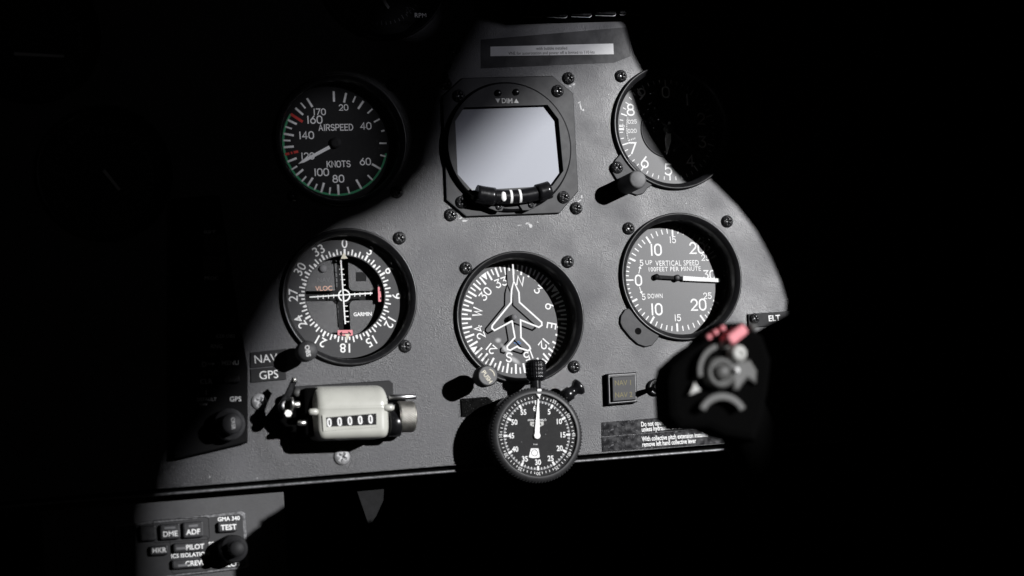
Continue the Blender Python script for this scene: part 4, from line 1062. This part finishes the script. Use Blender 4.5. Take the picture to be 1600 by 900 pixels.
# ------------------------------------------------------------------ the panel itself
pn = Ctx('instrument_panel', 'black crackle painted instrument panel carrying all the gauges', 'instrument panel', 800, 450, 0)
outer = [P(*q) for q in ((-260, bottom_line(-260) - 8), (1340, bottom_line(1340) - 8), (1420, 420), (1380, 150), (1370, -320), (-260, -250))]
panel = holed_plate('face_sheet', [q - pn.o for q in outer], [[q - pn.o for q in ring] for ring in HOLES], -2.5, 0, M['crinkle'], pn.e)
def edge(px, dy, h=0): return pn.L(px, bottom_line(px) + dy, h)
x = MB(); x.prism([edge(-260, -8.4), edge(1340, -8.4), edge(1340, -7.0), edge(-260, -7.0)], -2.4, .5, .3); x.build('edge_lip', M['trim'], pn.e)
x = MB(); x.prism([edge(-260, -.5, -1), edge(1330, -.5, -1), edge(1330, 4.0, -1), edge(-260, 4.0, -1)], -4, -1, .6); x.build('edge_trim', M['trim'], pn.e)
x = MB(); x.prism([edge(-260, -10, -4), edge(1330, -10, -4), edge(1330, 4.0, -4), edge(-260, 4.0, -4)], -8, -4.2, .2); x.build('edge_backing', M['rubber'], pn.e)
for q in ((405, 628), (534, 714)): screw(pn, *q, 0, ZSCREW, 'panel_screw')
for q in ((696, 117), (700, 104)): screw(pn, *q, 0, SSCREW, 'panel_screw')
# chipped paint
def chip(px, py, rx, ry, rot, n=11):
    p = pn.L(px, py); x = MB(); pts = []
    for i in range(n):
        a = 2 * math.pi * i / n; k = random.uniform(.55, 1.15); u, v = rx * k * math.cos(a), ry * k * math.sin(a)
        pts.append((p.x + u * math.cos(rot) - v * math.sin(rot), p.y + u * math.sin(rot) + v * math.cos(rot)))
    x.poly(pts, .05 + random.random() * .04); x.build('paint_chip', M['chip'], pn.e)
for a in ((829, 353, 1.9, 1.1, -.8), (824, 349, 1.5, .6, .3), (726, 345, 2.2, .7, 0), (720, 341, 1.0, .5, .4), (907, 166, .7, 2.4, .1), (911, 172, .9, 1.0, 0), (905, 160, 1.6, .4, .5), (896, 132, 1.4, .8, .6), (891, 135, .8, .6, 0), (905, 314, 1.6, .5, .6), (909, 307, .6, 1.2, 0),
          (840, 347, .7, .4, 0), (812, 352, 2.0, .25, .1), (861, 121, .5, .5, 0), (951, 148, .4, .4, 0), (328, 745, .5, .5, 0), (1072, 318, .5, .4, 0), (402, 747, .4, .3, 0)): chip(*a)
# dark sticker area behind the white strip
x = MB(); x.prism([pn.L(*q) for q in ((751, 88), (751, 62), (985, 42), (985, 88), (960, 98), (751, 107))], 0, .14); x.build('old_label_patch', M['film'], pn.e)

# ------------------------------------------------------------------ darkness behind, and unseen sheets added to shade the panel
def sheet(name, label, cat, pts, h0, h1, m, kind=None):
    cx = sum(p[0] for p in pts) / len(pts); cy = sum(p[1] for p in pts) / len(pts)
    o_ = bpy.data.objects.new(name, None); col.objects.link(o_); o_.rotation_euler = RX.to_euler(); o_.location = (cx * S, -h0 * S, cy * S)
    if label: o_['label'] = label; o_['category'] = cat
    if kind: o_['kind'] = kind
    x = MB(); x.prism([(p[0] - cx, p[1] - cy) for p in pts], 0, h1 - h0, 0, True); x.build('shade_sheet', m, o_)
    return o_
bw = MB(); bw.prism([(-900, -700), (900, -700), (900, 700), (-900, 700)], -6, 0, 0, True)
bo = bw.build('cabin_wall', M['dark']); bo.rotation_euler = RX.to_euler(); bo.location = (0, .34, 0); bo['kind'] = 'structure'
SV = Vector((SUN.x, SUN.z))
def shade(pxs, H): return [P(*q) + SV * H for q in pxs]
# added unseen blocker, shaped as the right hand and upper limit of the sunlight
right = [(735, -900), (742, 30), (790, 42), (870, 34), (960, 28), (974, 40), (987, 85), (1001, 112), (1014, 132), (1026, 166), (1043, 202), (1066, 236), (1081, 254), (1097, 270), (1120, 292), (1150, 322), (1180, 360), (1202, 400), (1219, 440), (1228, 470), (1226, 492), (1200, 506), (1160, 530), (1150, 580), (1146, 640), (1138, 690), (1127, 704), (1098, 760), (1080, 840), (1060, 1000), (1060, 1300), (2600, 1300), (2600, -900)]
sheet('right_sun_blocker', 'added unseen black sheet shading the right and top of the panel', 'sun blocker', shade(right, 300), 270, 300, M['dark'])
# added unseen filter sheets: left hand limit of the sunlight
HL = 3400
l1 = [(225, 1300), (285, 960), (294, 800), (306, 735), (378, 645), (430, 565), (485, 480), (535, 400), (595, 330), (690, 300), (765, 228), (812, 155), (838, 95), (860, 40), (860, -900), (-900, -900), (-900, 1300)]
sheet('left_sun_filter', 'added unseen sheet dimming the sun on the left', 'sun filter', shade(l1, HL), HL, HL + 6, tint_mat('left_filter_tint', .45))
l2 = [(170, 1300), (262, 960), (264, 800), (277, 718), (345, 622), (393, 545), (436, 465), (485, 398), (540, 364), (585, 346), (642, 312), (680, 262), (696, 195), (712, 130), (752, 60), (790, 0), (800, -900), (-900, -900), (-900, 1300)]
HR = 1500
def filter_sheet(name, label, outer_px, holes_px, H, m):  # tinted sheet added out of view, holes pass full sun
    pts = shade(outer_px, H); c0 = sum(pts, Vector((0, 0))) / len(pts)
    e = bpy.data.objects.new(name, None); col.objects.link(e); e.rotation_euler = RX.to_euler(); e.location = (c0.x * S, -H * S, c0.y * S)
    e['label'] = label; e['category'] = 'filter_sheet'
    holed_plate('filter_skin', [p - c0 for p in pts], [[p - c0 for p in shade(h_, H)] for h_ in holes_px], 0, 4, m, e)
def pxring(cx, cy, r, n=40): return [(cx + r * math.cos(2 * math.pi * i / n), cy + r * math.sin(2 * math.pi * i / n)) for i in range(n)]
filter_sheet('cabin_light_mask', 'added unseen smoky sheet with two round holes for light', l2, [pxring(541, 214, 84), pxring(650, 22, 24)], HR, tint_mat('light_mask_tint', .09))  # added sheet; its holes put light on the airspeed dial and RPM mark
stick_shade = [(1300, 815), (1020, 826), (700, 836), (625, 846), (575, 890), (540, 980), (530, 1400), (1300, 1400)]
sheet('stick_sun_blocker', 'added unseen black sheet behind the camera shading the stick and footwell', 'stick shade', shade(stick_shade, 1530), 1500, 1530, M['dark'])  # added out of view to keep the sun off the stick
tnt = [(600, -900), (600, 240), (712, 232), (800, 186), (870, 138), (940, 104), (985, 62), (1010, 20), (1010, -900)]
filter_sheet('screen_sun_filter', 'added unseen smoky sheet dimming the screen and the panel above it', tnt, [], 3000, tint_mat('screen_filter_tint', .48))  # added out of view to dim the screen corner and panel above
